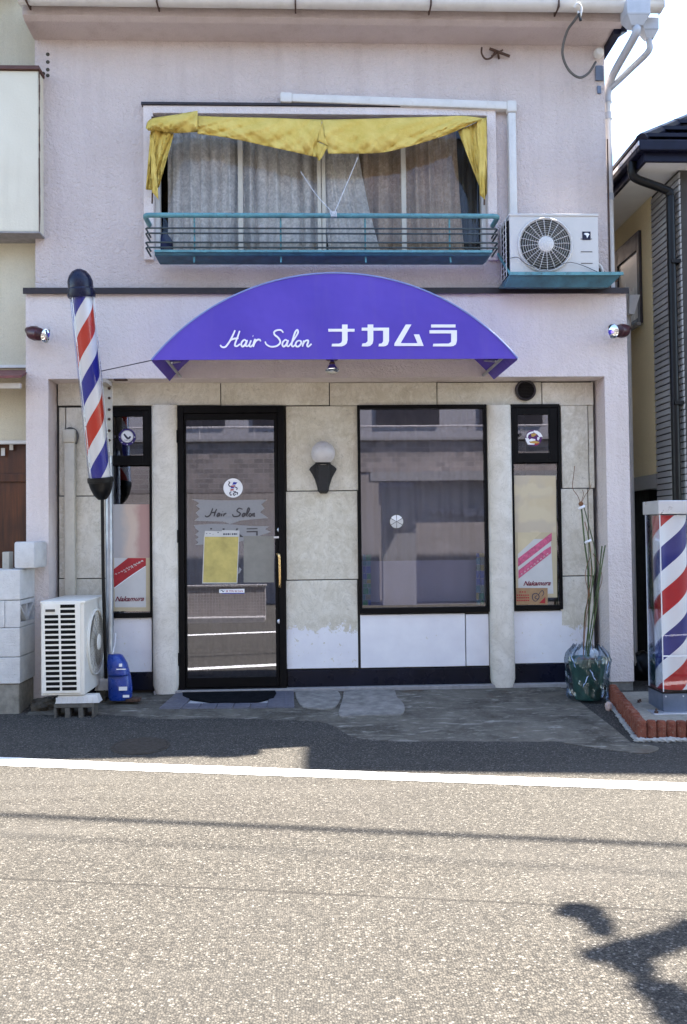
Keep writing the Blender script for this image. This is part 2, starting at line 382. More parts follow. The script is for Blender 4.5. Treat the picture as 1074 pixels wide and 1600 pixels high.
n = N('stained_apron_concrete')
c = n.mix(n.ramp(n.noise(2.4, 7, 0.65, dist=0.8), 0.32, 0.68), (0.038, 0.033, 0.026), (0.16, 0.143, 0.115))
c = n.mix(n.ramp(n.noise(30, 5, 0.7), 0.5, 0.75, 0, 0.6), c, (0.18, 0.17, 0.15))
c = n.mix(n.ramp(n.noise(1.0, 6, 0.7, vec=n.scl(n.pos, (5, 16, 1)), dist=1.0), 0.54, 0.68, 0, 0.75), c, (0.34, 0.32, 0.275))
c = n.mix(n.ramp(n.noise(1.7, 4, 0.6, dist=0.5), 0.64, 0.74, 0, 0.6), c, (0.10, 0.05, 0.022))
n.bump(n.noise(110, 4, 0.7), 0.6, 0.004)
M['apron'] = n.done(c, 0.92, 0, 0.25)
M['patch'] = plain('pale_concrete_patch', (0.225, 0.21, 0.19), 0.95, var=0.45, scale=11, bump=0.7, bscale=110, dirt=((0.14, 0.13, 0.12), 0.6))

n = N('white_road_paint')
c = n.mix(n.ramp(n.noise(60, 5, 0.7), 0.60, 0.72, 0, 0.6), (0.80, 0.79, 0.77), (0.35, 0.33, 0.31))
n.bump(n.voro(85), 0.5, 0.004)
M['line'] = n.done(c, 0.7)

n = N('purple_awning_vinyl')
z = n.ramp(n.noise(2.0, 3), 0.3, 0.7)
c = n.mix(z, (0.072, 0.040, 0.37), (0.098, 0.056, 0.43))
c = n.mix(n.ramp(n.noise(1.0, 6, 0.65, vec=n.scl(n.pos, (9, 9, 1.2))), 0.55, 0.8, 0, 0.30), c, (0.13, 0.10, 0.34))
n.bump(n.ma('ADD', n.noise(2.2, 3, 0.5), n.ma('MULTIPLY', n.noise(260, 2, 0.5), 0.012)), 0.5, 0.06)
M['awning'] = n.done(c, 0.55, 0, 0.4)

n = N('faded_yellow_canvas')
c = n.mix(n.ramp(n.noise(6, 6, 0.65, dist=0.5), 0.3, 0.7), (0.56, 0.40, 0.075), (0.70, 0.53, 0.15))
c = n.mix(n.ramp(n.noise(14, 7, 0.7, dist=1.0), 0.64, 0.78, 0, 0.55), c, (0.30, 0.19, 0.05))
n.bump(n.noise(22, 6, 0.6, dist=1.2), 0.6, 0.012)
M['canvas'] = n.done(c, 0.75, 0, 0.3)

def curtain_mat(name, a, b, lace):
    n = N(name)
    c = n.mix(n.ramp(n.noise(26, 6, 0.7, dist=1.0), 0.4, 0.62), a, b)
    c = n.mix(n.ramp(n.noise(3, 5, 0.6), 0.4, 0.7, 0, 0.5), c, tuple(x * 0.6 for x in a))
    if lace:
        v = n.voro(34, vec=n.scl(n.pos, (1, 0.3, 1))); c = n.mix(n.ramp(v, 0.25, 0.5, 0.15, 0), c, tuple(min(1, x * 1.3) for x in b))
    n.bump(n.noise(150, 2), 0.2, 0.002)
    return n.done(c, 0.9, 0, 0.1)
M['lace'] = curtain_mat('grey_lace', (0.50, 0.465, 0.42), (0.76, 0.72, 0.66), True)
M['drape'] = curtain_mat('brown_sheer', (0.40, 0.30, 0.21), (0.58, 0.45, 0.34), False)

n = N('dark_varnished_wood')
gr = n.noise(1.0, 8, 0.7, vec=n.scl(n.pos, (22, 22, 1.0)), dist=0.5)
c = n.mix(n.ramp(gr, 0.35, 0.65), (0.03, 0.007, 0.003), (0.13, 0.038, 0.010))
c = n.mix(n.ramp(n.noise(3, 4), 0.45, 0.7, 0, 0.8), c, (0.03, 0.007, 0.004))
M['wood'] = n.done(c, 0.35)

n = N('whitewashed_block')
c = n.mix(n.ramp(n.noise(7, 6, 0.65), 0.3, 0.7), (0.52, 0.51, 0.50), (0.66, 0.65, 0.63))
c = n.mix(n.ramp(n.noise(45, 6, 0.75), 0.62, 0.72, 0, 0.8), c, (0.24, 0.23, 0.21))
h = n.ma('ADD', n.noise(1.0, 5, 0.7, vec=n.scl(n.pos, (20, 20, 70))), n.noise(90, 3))
n.bump(h, 0.8, 0.008)
M['block'] = n.done(c, 0.92, 0, 0.2)

n = N('terracotta_edging')
c = n.mix(n.ramp(n.noise(18, 6, 0.7), 0.35, 0.65), (0.13, 0.036, 0.022), (0.23, 0.075, 0.045))
c = n.mix(n.ramp(n.noise(60, 5, 0.75), 0.52, 0.7, 0, 0.7), c, (0.26, 0.19, 0.14))
n.bump(n.noise(120, 4, 0.7), 0.8, 0.004)
M['edging'] = n.done(c, 0.9, 0, 0.2)

n = N('grey_siding')
c = n.mix(n.rnd(), (0.26, 0.25, 0.24), (0.34, 0.33, 0.315))
c = n.mix(n.ramp(n.noise(60, 4, 0.7), 0.4, 0.7, 0, 0.3), c, (0.20, 0.195, 0.185))
M['siding'] = n.done(c, 0.6)

def stripes(name, pitch, phase, sign, red, blue, white):
    n = N(name); o = n.sep(n.obj())
    a = n.ma('DIVIDE', n.ma('ARCTAN2', o[1], o[0]), 2 * math.pi)
    t = n.ma('FRACT', n.ma('ADD', n.ma('ADD', n.ma('DIVIDE', o[2], pitch), n.ma('MULTIPLY', a, sign)), phase + 4))
    cr = n.new('ShaderNodeValToRGB'); n.put(cr.inputs[0], t); e = cr.color_ramp; e.interpolation = 'CONSTANT'
    e.elements[0].position = 0; e.elements[0].color = (*red, 1); e.elements[1].position = 0.27; e.elements[1].color = (*white, 1)
    for p_, c_ in ((0.5, blue), (0.77, white)):
        x_ = e.elements.new(p_); x_.color = (*c_, 1)
    return n.done(cr.outputs[0], 0.4, 0, 0.4)
M['stripe_pole'] = stripes('barber_stripes', 0.70, 0.06, -1.0, (0.55, 0.035, 0.012), (0.018, 0.02, 0.26), (0.78, 0.76, 0.74))
M['stripe_case'] = stripes('barber_stripes_bold', 0.66, 0.55, -1.0, (0.48, 0.008, 0.012), (0.008, 0.013, 0.20), (0.86, 0.86, 0.88))

def glass(name, tint, refl, rough=0.0):
    n = N(name); n.t.nodes.remove(n.b)
    tr = n.new('ShaderNodeBsdfTransparent'); tr.inputs[0].default_value = (*tint, 1)
    gl = n.new('ShaderNodeBsdfGlossy'); gl.inputs['Color'].default_value = (0.80, 0.83, 0.94, 1); gl.inputs['Roughness'].default_value = rough
    fr = n.new('ShaderNodeFresnel'); fr.inputs[0].default_value = 1.5
    k = n.ma('ADD', n.ma('MULTIPLY', fr.outputs[0], 0.6), refl, clamp=True)
    mx = n.new('ShaderNodeMixShader'); n.put(mx.inputs[0], k)
    n.t.links.new(tr.outputs[0], mx.inputs[1]); n.t.links.new(gl.outputs[0], mx.inputs[2]); n.t.links.new(mx.outputs[0], n.out.inputs[0])
    return n.m
M['glass'] = glass('tinted_shop_glass', (0.90, 0.89, 0.91), 0.115)
M['glass_up'] = glass('dusty_window_glass', (0.97, 0.97, 0.96), -0.01, 0.02)
M['glass_clear'] = glass('clear_acrylic', (0.98, 0.985, 0.99), 0.0)
M['glass_pale'] = plain('frosted_house_glass', (0.78, 0.80, 0.76), 0.25, var=0.1, scale=2)
M['plastic_bag'] = glass('clear_plastic_bag', (0.86, 0.93, 0.98), 0.05, 0.12)

n = N('mixed_brick_tile')
bt = n.new('ShaderNodeTexBrick'); cx = n.new('ShaderNodeCombineXYZ'); q = n.sep(n.pos)
n.put(cx.inputs[0], q[0]); n.put(cx.inputs[1], q[2]); n.put(bt.inputs['Vector'], cx.outputs[0])
bt.inputs['Scale'].default_value = 1.0; bt.inputs['Brick Width'].default_value = 0.20; bt.inputs['Row Height'].default_value = 0.10
bt.inputs['Mortar Size'].default_value = 0.006; bt.inputs['Bias'].default_value = 0.0
bt.inputs['Color1'].default_value = (0.16, 0.135, 0.125, 1); bt.inputs['Color2'].default_value = (0.27, 0.225, 0.205, 1); bt.inputs['Mortar'].default_value = (0.3, 0.27, 0.25, 1)
M['brick'] = n.done(bt.outputs[0], 0.7)
n = N('small_grid_tile')
bt = n.new('ShaderNodeTexBrick'); cx = n.new('ShaderNodeCombineXYZ'); q = n.sep(n.pos)
n.put(cx.inputs[0], q[0]); n.put(cx.inputs[1], q[2]); n.put(bt.inputs['Vector'], cx.outputs[0]); bt.offset = 0.0
bt.inputs['Scale'].default_value = 1.0; bt.inputs['Brick Width'].default_value = 0.05; bt.inputs['Row Height'].default_value = 0.05; bt.inputs['Mortar Size'].default_value = 0.004
bt.inputs['Color1'].default_value = (0.20, 0.17, 0.155, 1); bt.inputs['Color2'].default_value = (0.25, 0.215, 0.20, 1); bt.inputs['Mortar'].default_value = (0.36, 0.34, 0.33, 1)
M['gridtile'] = n.done(bt.outputs[0], 0.6)
def blotch(name, cols, scale=7):                # faded printed picture: soft patches of colour
    n = N(name); c = c4(cols[0])
    for i, q in enumerate(cols[1:]):
        c = n.mix(n.ramp(n.noise(scale + i * 2.3, 2, 0.4, dist=0.3), 0.44, 0.56), c, q)
    return n.done(c, 0.6)
n = N('faded_portrait_print'); q = n.sep(n.pos)
qx = n.ma('ADD', q[0], n.ma('MULTIPLY', n.ma('SUBTRACT', n.noise(6, 3), 0.5), 0.16))
c = n.mix(n.ramp(qx, -1.63, -1.55), (0.40, 0.37, 0.36), (0.58, 0.46, 0.38)); c = n.mix(n.ramp(qx, -1.50, -1.43), c, (0.42, 0.25, 0.22))
M['picture_pink'] = n.done(c, 0.6)
M['picture_buff'] = blotch('faded_buff_print', [(0.55, 0.45, 0.29), (0.50, 0.42, 0.31), (0.58, 0.49, 0.33)], 4)

# ================================================================== the ground
prof = [(-140, -0.1), (-12, -0.1), (-4, -0.1), (-1.9, -0.1), (0.1, 0.0), (0.6, 0.0), (140, 0.0)]
m = MB(); xs = [-150, -20, -6, 0, 6, 20, 150]
m.add([(x, y, z) for (y, z) in prof for x in xs], [(j * 7 + i, j * 7 + i + 1, (j + 1) * 7 + i + 1, (j + 1) * 7 + i) for j in range(6) for i in range(6)])
road = kind(build('road', m, M['road']), 'structure')
la, lb = G(0, 1183.5), G(1074, 1224.5); lc, ld = G(1074, 1237), G(0, 1197)
def ext(a, b, x): t = (x - a.x) / (b.x - a.x); return (x, a.y + (b.y - a.y) * t)
line_pts = [ext(ld, lc, -12), ext(ld, lc, 12), ext(la, lb, 12), ext(la, lb, -12)]
m = MB(); n_ = 240
for i in range(n_):
    u0, u1 = i / n_, (i + 1) / n_
    f_ = lambda A, B, u: (A[0] + (B[0] - A[0]) * u, A[1] + (B[1] - A[1]) * u)
    a0, a1 = f_(line_pts[0], line_pts[1], u0), f_(line_pts[0], line_pts[1], u1); b0, b1 = f_(line_pts[3], line_pts[2], u0), f_(line_pts[3], line_pts[2], u1)
    e_ = lambda q, k, s_: (q[0], q[1] + 0.007 * wob(k * 1.9, s_))
    a0, a1, b0, b1 = e_(a0, i, 1.0), e_(a1, i + 1, 1.0), e_(b0, i, 3.0), e_(b1, i + 1, 3.0)
    m.add([(a0[0], a0[1], gz(a0[1]) + 0.004), (a1[0], a1[1], gz(a1[1]) + 0.004), (b1[0], b1[1], gz(b1[1]) + 0.004), (b0[0], b0[1], gz(b0[1]) + 0.004)], [(0, 1, 2, 3)])
build('painted_line', m, M['line'], road)
y0_, sl_ = -5.5, (line_pts[1][1] - line_pts[0][1]) / 24
m = MB(); m.add([(-12, y0_ - sl_ * 12 - 0.15, -0.096), (12, y0_ + sl_ * 12 - 0.15, -0.096), (12, y0_ + sl_ * 12, -0.096), (-12, y0_ - sl_ * 12, -0.096)], [(0, 1, 2, 3)])
build('painted_line', m, M['line'], road)

# concrete apron before the shop: irregular front edge, sheet 6 mm over the ground
ap = [G(px, py) for px, py in [(40, 1118), (120, 1116), (200, 1119), (255, 1124), (330, 1122), (400, 1124), (470, 1126), (512, 1131), (530, 1140), (548, 1150), (575, 1156), (620, 1159), (700, 1158), (800, 1159), (900, 1159), (985, 1159)]]
edge = smooth_path([Vector((p.x, p.y, 0)) for p in ap], 5)
m = MB(); rows = []
for i, p in enumerate(edge):
    yy = p.y + 0.012 * wob(i * 0.6, 1.0) + 0.006 * wob(i * 2.3, 3.0)
    rows.append([(p.x, yy + (0.05 - yy) * k / 6) for k in range(7)])
v = [(a, b, gz(b) + 0.007 - (0.006 if k == 0 else 0)) for r_ in rows for k, (a, b) in enumerate(r_)]
m.add(v, [(i * 7 + k, (i + 1) * 7 + k, (i + 1) * 7 + k + 1, i * 7 + k + 1) for i in range(len(rows) - 1) for k in range(6)])
apron = kind(build('apron_pavement', m, M['apron']), 'structure')
def ground_patch(name, pix, mat, parent, dz, th=0.004):
    pts = [G(*q) for q in pix]
    pts = smooth_path([Vector((p.x, p.y, 0)) for p in pts], 4, True)
    pts = [(p.x + 0.006 * wob(i, 2.0), p.y + 0.006 * wob(i * 1.7, 5.0)) for i, p in enumerate(pts)]
    m = MB(); n = len(pts); m.add([(a, b, gz(b) + dz + th) for a, b in pts] + [(a, b, gz(b) + dz - 0.003) for a, b in pts], [list(range(n))] + [(i, (i + 1) % n, (i + 1) % n + n, i + n) for i in range(n)])
    return build(name, m, mat, parent)
ground_patch('concrete_patch', [(541, 1079), (575, 1078), (612, 1078), (619, 1090), (630, 1102), (630, 1118), (600, 1120), (560, 1121), (530, 1121), (535, 1100)], M['patch'], apron, 0.007, 0.010)
ground_patch('concrete_patch', [(463, 1080), (500, 1079), (525, 1080), (532, 1095), (522, 1108), (495, 1110), (470, 1104)], M['patch'], apron, 0.007, 0.010)
ground_patch('mortar_skim', [(880, 1161), (930, 1160), (1000, 1163), (1030, 1170), (1010, 1178), (975, 1175), (930, 1169)], M['apron'], road, 0.0005)
# concrete lip under the cladding
build('kerb_lip', bx(X(240, 1075, -0.06), X(890, 1075, -0.06), -0.06, 0.04, -0.02, 0.03), M['concrete'], apron, bev=0.008)

# ================================================================== the salon building
B = thing('salon_building', (0.2, 0, 0), 'two-storey lavender stucco barber shop with marble-clad ground floor', 'building')
XLu, XRu, XLl, XRl = -2.28, 2.62, -2.345, 2.752
ZL = 3.40                                        # top of the lower band
wx0, wx1, wz0, wz1 = X(241, 290, yU), X(761, 290, yU), Z(500, 402, yU), Z(500, 182, yU)
ZT = 5.57
m = MB()
m.box(XLu, wx0, yU, 0.05, ZL - 0.1, ZT + 0.3); m.box(wx1, XRu, yU, 0.05, ZL - 0.1, ZT + 0.3)
m.box(wx0, wx1, yU, 0.05, ZL - 0.1, wz0); m.box(wx0, wx1, yU, 0.05, wz1, ZT + 0.3)
m.box(XLu, XLu + 0.15, 0.05, 3.0, ZL - 0.1, ZT + 0.3); m.box(XRu - 0.15, XRu, 0.05, 3.0, ZL - 0.1, ZT + 0.3)
m.box(XLu, XRu, 3.0, 3.15, 0, ZT + 0.3)
wall_u = build('upper_wall', m, M['stucco'], B)
zb = Z(510, 590, yF); xi0, xi1 = X(76, 720, yF), X(949, 800, yF)
m = MB(); m.box(xi0, xi1, yF, 0.14, zb, ZL)
build('lintel', m, M['stucco_fine'], B)
build('pillar', bx(XLl, xi0, yF, 0.2, 0.0, ZL), M['stucco_fine'], B)
zbr = Z(970, 1065, yF)
pil = build('pillar', bx(xi1, XRl, yF, 0.2, zbr, ZL), M['stucco_fine'], B)
build('pillar_foot', bx(xi1 + 0.012, XRl - 0.004, yF + 0.012, 0.19, -0.03, zbr), M['patch'], pil, bev=0.006)
m = MB(); m.box(XLl, XLl + 0.14, 0.2, 3.1, 0, ZL - 0.1); m.box(XRl - 0.14, XRl, 0.2, 3.1, 0, ZL - 0.1)
build('side_wall', m, M['stucco'], B)
build('ledge_flashing', MB().box(XLl - 0.012, XRl + 0.012, yF - 0.035, yU + 0.02, ZL + 0.002, ZL + 0.028).box(XLl - 0.012, XRl + 0.012, yF - 0.035, yF - 0.022, ZL - 0.022, ZL + 0.002), M['flash'], B)
build('floor_slab', bx(XLu + 0.15, XRu - 0.15, 0.14, 3.0, ZL - 0.25, ZL - 0.1), M['dark'], B)
build('room_back_wall', bx(XLu + 0.15, XRu - 0.15, 2.2, 2.3, 0, ZT), M['dark'], B)

# eave, gutter, roof
ze0 = Z(537, 31, yE); zw = Z(510, 67, yU)
m = MB(); ex0, ex1 = XLu - 0.005, XRu + 0.06
m.add([(ex0, yU - 0.002, zw), (ex1, yU - 0.002, zw), (ex1, yE + 0.05, ze0 - 0.012), (ex0, yE + 0.05, ze0 - 0.012), (ex1, yE, ze0 + 0.01), (ex0, yE, ze0 + 0.01), (ex1, yE, ze0 + 0.16), (ex0, yE, ze0 + 0.16), (ex1, yU - 0.002, ze0 + 0.22), (ex0, yU - 0.002, ze0 + 0.22)],
      [(0, 1, 2, 3), (3, 2, 4, 5), (5, 4, 6, 7), (7, 6, 8, 9), (1, 8, 6, 4, 2), (0, 3, 5, 7, 9), (0, 9, 8, 1)])
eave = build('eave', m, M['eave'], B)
zg = Z(537, 13, -0.57)
gx0, gx1 = X(30, 5, -0.57), X(1034, 25, -0.57)
def gutter_mb(a, b, y, z, r):
    m = MB(); n = 12
    for i in range(n):
        t0, t1 = math.pi * i / n, math.pi * (i + 1) / n
        pts = []
        for t, rr in ((t0, r), (t1, r), (t1, r - 0.004), (t0, r - 0.004)): pts.append((y - math.cos(t) * rr, z + r - math.sin(t) * rr))
        m.add([(a, p, q) for p, q in pts] + [(b, p, q) for p, q in pts], [(0, 1, 2, 3), (7, 6, 5, 4), (0, 4, 5, 1), (1, 5, 6, 2), (2, 6, 7, 3), (3, 7, 4, 0)])
    m.box(a - 0.003, a, y - r, y + r, z + 0.01, z + r); m.box(b, b + 0.003, y - r, y + r, z + 0.01, z + r)
    m.box(a, b, y - r - 0.004, y - r + 0.004, z + r - 0.008, z + r + 0.004)
    return m
gut = build('gutter', gutter_mb(gx0, gx1, -0.57, zg, 0.065), M['white_plastic'], B, smooth=0.7)
for px in (44, 247, 462, 672, 870):
    x = X(px, 10, -0.57)
    build('gutter_joint', bx(x - 0.006, x + 0.006, -0.575 - 0.065, -0.5, zg - 0.006, zg + 0.075), M['rust'], gut)
m = MB(); zr = zg + 0.075
m.hexa([(ex0 - 0.03, yE - 0.08, zr), (ex1 + 0.1, yE - 0.08, zr), (ex1 + 0.1, 1.4, zr + 0.66), (ex0 - 0.03, 1.4, zr + 0.66)],
       [(ex0 - 0.03, yE - 0.08, zr + 0.05), (ex1 + 0.1, yE - 0.08, zr + 0.05), (ex1 + 0.1, 1.4, zr + 0.71), (ex0 - 0.03, 1.4, zr + 0.71)])
m.hexa([(ex0 - 0.03, 1.4, zr + 0.66), (ex1 + 0.1, 1.4, zr + 0.66), (ex1 + 0.1, 3.4, zr - 0.1), (ex0 - 0.03, 3.4, zr - 0.1)],
       [(ex0 - 0.03, 1.4, zr + 0.71), (ex1 + 0.1, 1.4, zr + 0.71), (ex1 + 0.1, 3.4, zr - 0.05), (ex0 - 0.03, 3.4, zr - 0.05)])
roof = build('roof', m, M['roof_dark'], B)
m = MB(); 
for x in (XLu + 0.01, XRu - 0.14): m.add([(x, 0.06, ZT + 0.1), (x, 3.0, ZT + 0.1), (x, 1.4, zr + 0.64), (x + 0.13, 0.06, ZT + 0.1), (x + 0.13, 3.0, ZT + 0.1), (x + 0.13, 1.4, zr + 0.64)], [(0, 1, 2), (5, 4, 3), (0, 3, 4, 1), (1, 4, 5, 2), (2, 5, 3, 0)])
build('gable', m, M['stucco'], B)
# dark verge board running back under the roof edge
m = MB(); vx0, vx1 = XRu + 0.062, XRu + 0.10
m.hexa([(vx0, yE + 0.02, ze0 - 0.06), (vx1, yE + 0.02, ze0 - 0.06), (vx1, 1.4, ze0 + 0.55), (vx0, 1.4, ze0 + 0.55)], [(vx0, yE + 0.02, zr - 0.005), (vx1, yE + 0.02, zr - 0.005), (vx1, 1.4, zr + 0.65), (vx0, 1.4, zr + 0.65)])
build('verge_board', m, M['roof_dark'], roof)
build('verge_soffit', bx(XRu + 0.002, XRu + 0.061, yE + 0.06, 0.6, ze0 - 0.055, ze0 + 0.02), M['roof_dark'], roof)

# rain hoppers and downpipe at the right corner
def hopper(pxc, py0, py1, wpx, y, parent):
    a, b, c, d = rect(pxc - wpx / 2, py0, pxc + wpx / 2, py1, y); w_ = (b - a) / 2; xc = (a + b) / 2; h = d - c
    m = MB()
    lv = [(w_ * 0.5, 0.0), (w_ * 0.95, h * 0.35), (w_, h * 0.4), (w_ * 1.02, h)]
    for (w0, h0), (w1, h1_) in zip(lv, lv[1:]):
        m.hexa([(xc - w0, y - w0 * 0.8, c + h0), (xc + w0, y - w0 * 0.8, c + h0), (xc + w0, y + w0 * 0.8, c + h0), (xc - w0, y + w0 * 0.8, c + h0)],
               [(xc - w1, y - w1 * 0.8, c + h1_), (xc + w1, y - w1 * 0.8, c + h1_), (xc + w1, y + w1 * 0.8, c + h1_), (xc - w1, y + w1 * 0.8, c + h1_)])
    build('rain_hopper', m, M['grey_pipe'], parent, bev=0.004); return Vector((xc, y, c))
dp = thing('downpipe', (2.70, -0.05, 3.4), 'pale grey downpipe with two rain hoppers at the right corner of the eave', 'drainpipe')
xp = X(953, 280, -0.08)
h0 = hopper(993, 7, 44, 36, -0.60, dp); h1p = hopper(1014, 32, 62, 24, -0.42, dp)
elbow = Vector((xp, -0.08, Z(952, 138, -0.08)))
build('pipe', MB().tube(smooth_path([h0, h0 + Vector((-0.005, 0.01, -0.06)), h0.lerp(elbow, 0.9) + Vector((0, 0, 0.02)), elbow + Vector((0, 0, -0.12))], 6), 0.034, 12), M['grey_pipe'], dp, smooth=0.8)
build('pipe', MB().tube(smooth_path([h1p, h1p + Vector((0, 0.01, -0.09)), h1p.lerp(elbow, 0.5) + Vector((0.04, 0.02, -0.02)), elbow + Vector((0.0, 0.0, -0.02))], 6), 0.026, 12), M['grey_pipe'], dp, smooth=0.8)
build('pipe', MB().tube([elbow + Vector((0, 0, -0.08)), Vector((xp, -0.08, 3.44))], 0.028, 12), M['white_plastic'], dp, smooth=0.8)
for zz in (elbow.z - 0.07, elbow.z - 0.22, Z(955, 303, -0.08)):
    build('pipe_collar', MB().tube([(xp, -0.08, zz), (xp, -0.08, zz - 0.06)], 0.033, 12), M['grey_pipe'], dp, smooth=0.8)
build('pipe_clamp', bx(XRu - 0.0, xp, -0.085, -0.075, elbow.z - 0.26, elbow.z - 0.245), M['rust'], dp)
build('rust_strip', MB().tube([(XRu + 0.012, yU - 0.004, 3.44), (XRu + 0.012, yU - 0.004, 4.75)], 0.006, 6), M['rust'], dp)

# cladding panels: picture rectangles on the recess plane
def panel(px0, py0, px1, py1, mat, name='stone_panel', y=yR, th=0.03, g=0.004):
    a, b, c, d = rect(px0, py0, px1, py1, y)
    o = build(name, bx(a + g, b - g, y, y + th, c + g, d - g), M[mat], B, bev=0.003)
    return o
bk = rect(88, 597, 930, 1078, yR)
m = MB()
wins = [(170, 637, 238, 964), (279, 635, 446, 1076), (560, 633, 762, 957), (800, 632, 875, 952)]
# backing wall behind the joints, with the four openings left free
cuts = [rect(*q, yR) for q in wins]
xs_ = [bk[0]] + [v for q in cuts for v in (q[0], q[1])] + [bk[1]]
for i in range(0, 9, 2): m.box(xs_[i], xs_[i + 1], 0.03, 0.13, 0.0, bk[3] + 0.02)
for q in cuts:
    m.box(q[0], q[1], 0.03, 0.13, q[3], bk[3] + 0.02)
    if q[2] > 0.1: m.box(q[0], q[1], 0.03, 0.13, 0.0, q[2])
build('backing_wall', m, M['joint'], B)
for a, b in ((90, 172), (172, 345), (345, 515), (515, 683), (683, 847), (847, 928)): panel(a, 597, b, 634, 'stone')
for a, b, mt in ((636, 775, 'stone'), (775, 904, 'stone'), (904, 1050, 'stone_peel')):
    panel(92, a, 103, b, mt); panel(103, a, 170, b, mt)
panel(170, 965, 238, 1051, 'film_worn', 'film_panel')
for a, b, mt in ((634, 767, 'stone'), (767, 906, 'stone'), (906, 1045, 'stone_peel')): panel(447, a, 560, b, mt)
panel(563, 959, 728, 1043, 'film', 'film_panel'); panel(728, 959, 765, 1041, 'film', 'film_panel')
panel(803, 954, 880, 1037, 'film_worn', 'film_panel')
for a, b, mt in ((633, 763, 'stone'), (763, 900, 'stone'), (900, 1036, 'stone_peel_low')):
    panel(877, a, 920, b, mt); panel(920, a, 929, b, mt)
for a, b, c_, d_ in ((170, 240, 1051, 1078), (450, 766, 1045, 1073), (803, 930, 1037, 1068)):
    q = rect(a, c_, b, d_, -0.004); build('base_panel', bx(q[0], q[1], -0.004, 0.03, 0.03, q[3]), M['navy'], B, bev=0.003)
build('base_panel', bx(X(92, 1060, 0), X(170, 1060, 0), -0.004, 0.03, 0.0, Z(130, 1051, 0)), M['navy'], B, bev=0.003)

# two rounded marble half columns
for a, b, yb in ((238, 279, 1077), (764, 802, 1071)):
    x0, x1 = X(a, 850, -0.03), X(b, 850, -0.03); zt = Z((a + b) / 2, 634, -0.03)
    xc, w_ = (x0 + x1) / 2, (x1 - x0) / 2; pts = []
    for k in range(17):
        t = math.pi * k / 16; ct, st = math.cos(t), math.sin(t)
        pts.append((xc - w_ * math.copysign(abs(ct) ** 0.75, ct), -0.085 * st ** 0.6 + 0.0))
    pts += [(x1, 0.028), (x0, 0.028)]
    m = MB(); n = len(pts); lv = [(0.004, 0.80), (0.075, 1.0), (zt, 1.0)]
    for z_, s_ in lv: m.v += [Vector((xc + (p - xc) * s_, q, z_)) for p, q in pts]
    for j in range(2): m.f += [(j * n + i, j * n + (i + 1) % n, (j + 1) * n + (i + 1) % n, (j + 1) * n + i) for i in range(n)]
    m.f += [list(range(n - 1, -1, -1)), list(range(2 * n, 3 * n))]; m.mi = [0] * len(m.f)
    build('half_column', m, M['column'], B, smooth=0.6)

# door
a, b, c, d = rect(279, 635, 446, 1075, yR); c = 0.012
door = build('door', frame(a, b, c, d, 0.055, -0.035, 0.05, tb=0.03, tt=0.06), M['black'], B, bev=0.004)
ga, gb, gc, gd = rect(292, 656, 430, 1058, 0.0)
la_, lb_, lc_, ld_ = a + 0.058, b - 0.058, 0.045, d - 0.063
m = MB(); m.box(la_, ga, -0.02, 0.02, lc_, ld_); m.box(gb, lb_, -0.02, 0.02, lc_, ld_); m.box(ga, gb, -0.02, 0.02, lc_, gc); m.box(ga, gb, -0.02, 0.02, gd, ld_)
build('door_leaf', m, M['black'], door, bev=0.003)
build('pane', bx(ga, gb, 0.0, 0.006, gc, gd), M['glass'], door)
hx = X(437, 890, -0.06)
hp = [Vector((hx - 0.02, -0.02, Z(437, 866, -0.06))), Vector((hx - 0.006, -0.055, Z(437, 866, -0.06))), Vector((hx, -0.062, Z(437, 874, -0.06))), Vector((hx + 0.002, -0.062, Z(437, 905, -0.06))), Vector((hx, -0.05, Z(437, 917, -0.06))), Vector((hx, -0.02, Z(437, 917, -0.06)))]
build('door_handle', MB().tube(smooth_path(hp, 5), 0.011, 10), M['brass'], door, smooth=0.8)
for py in (828, 971):
    build('lock', MB().lathe([(0.02, 0), (0.02, 0.006), (0.013, 0.011), (0.0, 0.011)], (X(437, py, -0.02), -0.02, Z(437, py, -0.02)), (0, -1, 0), 20), M['alu'], door, smooth=0.6)
build('latch', bx(X(428, 840, -0.02), X(437, 840, -0.02), -0.034, -0.0202, Z(432, 841, -0.02), Z(432, 838, -0.02)), M['alu'], door)
for py in (682, 838, 1030):
    q = rect(276, py - 10, 281, py + 10, -0.04); build('hinge', MB().tube([(a + 0.003, -0.04, q[2]), (a + 0.003, -0.04, q[3])], 0.012, 8), M['black'], door, smooth=0.8)
# show window
a, b, c, d = rect(560, 633, 762, 957, yR)
win = build('window', frame(a, b, c, d, 0.024, -0.03, 0.05, tb=0.045, tt=0.034), M['black'], B, bev=0.003)
build('pane', bx(a + 0.024, b - 0.024, 0.0, 0.006, c + 0.045, d - 0.034), M['glass'], win)
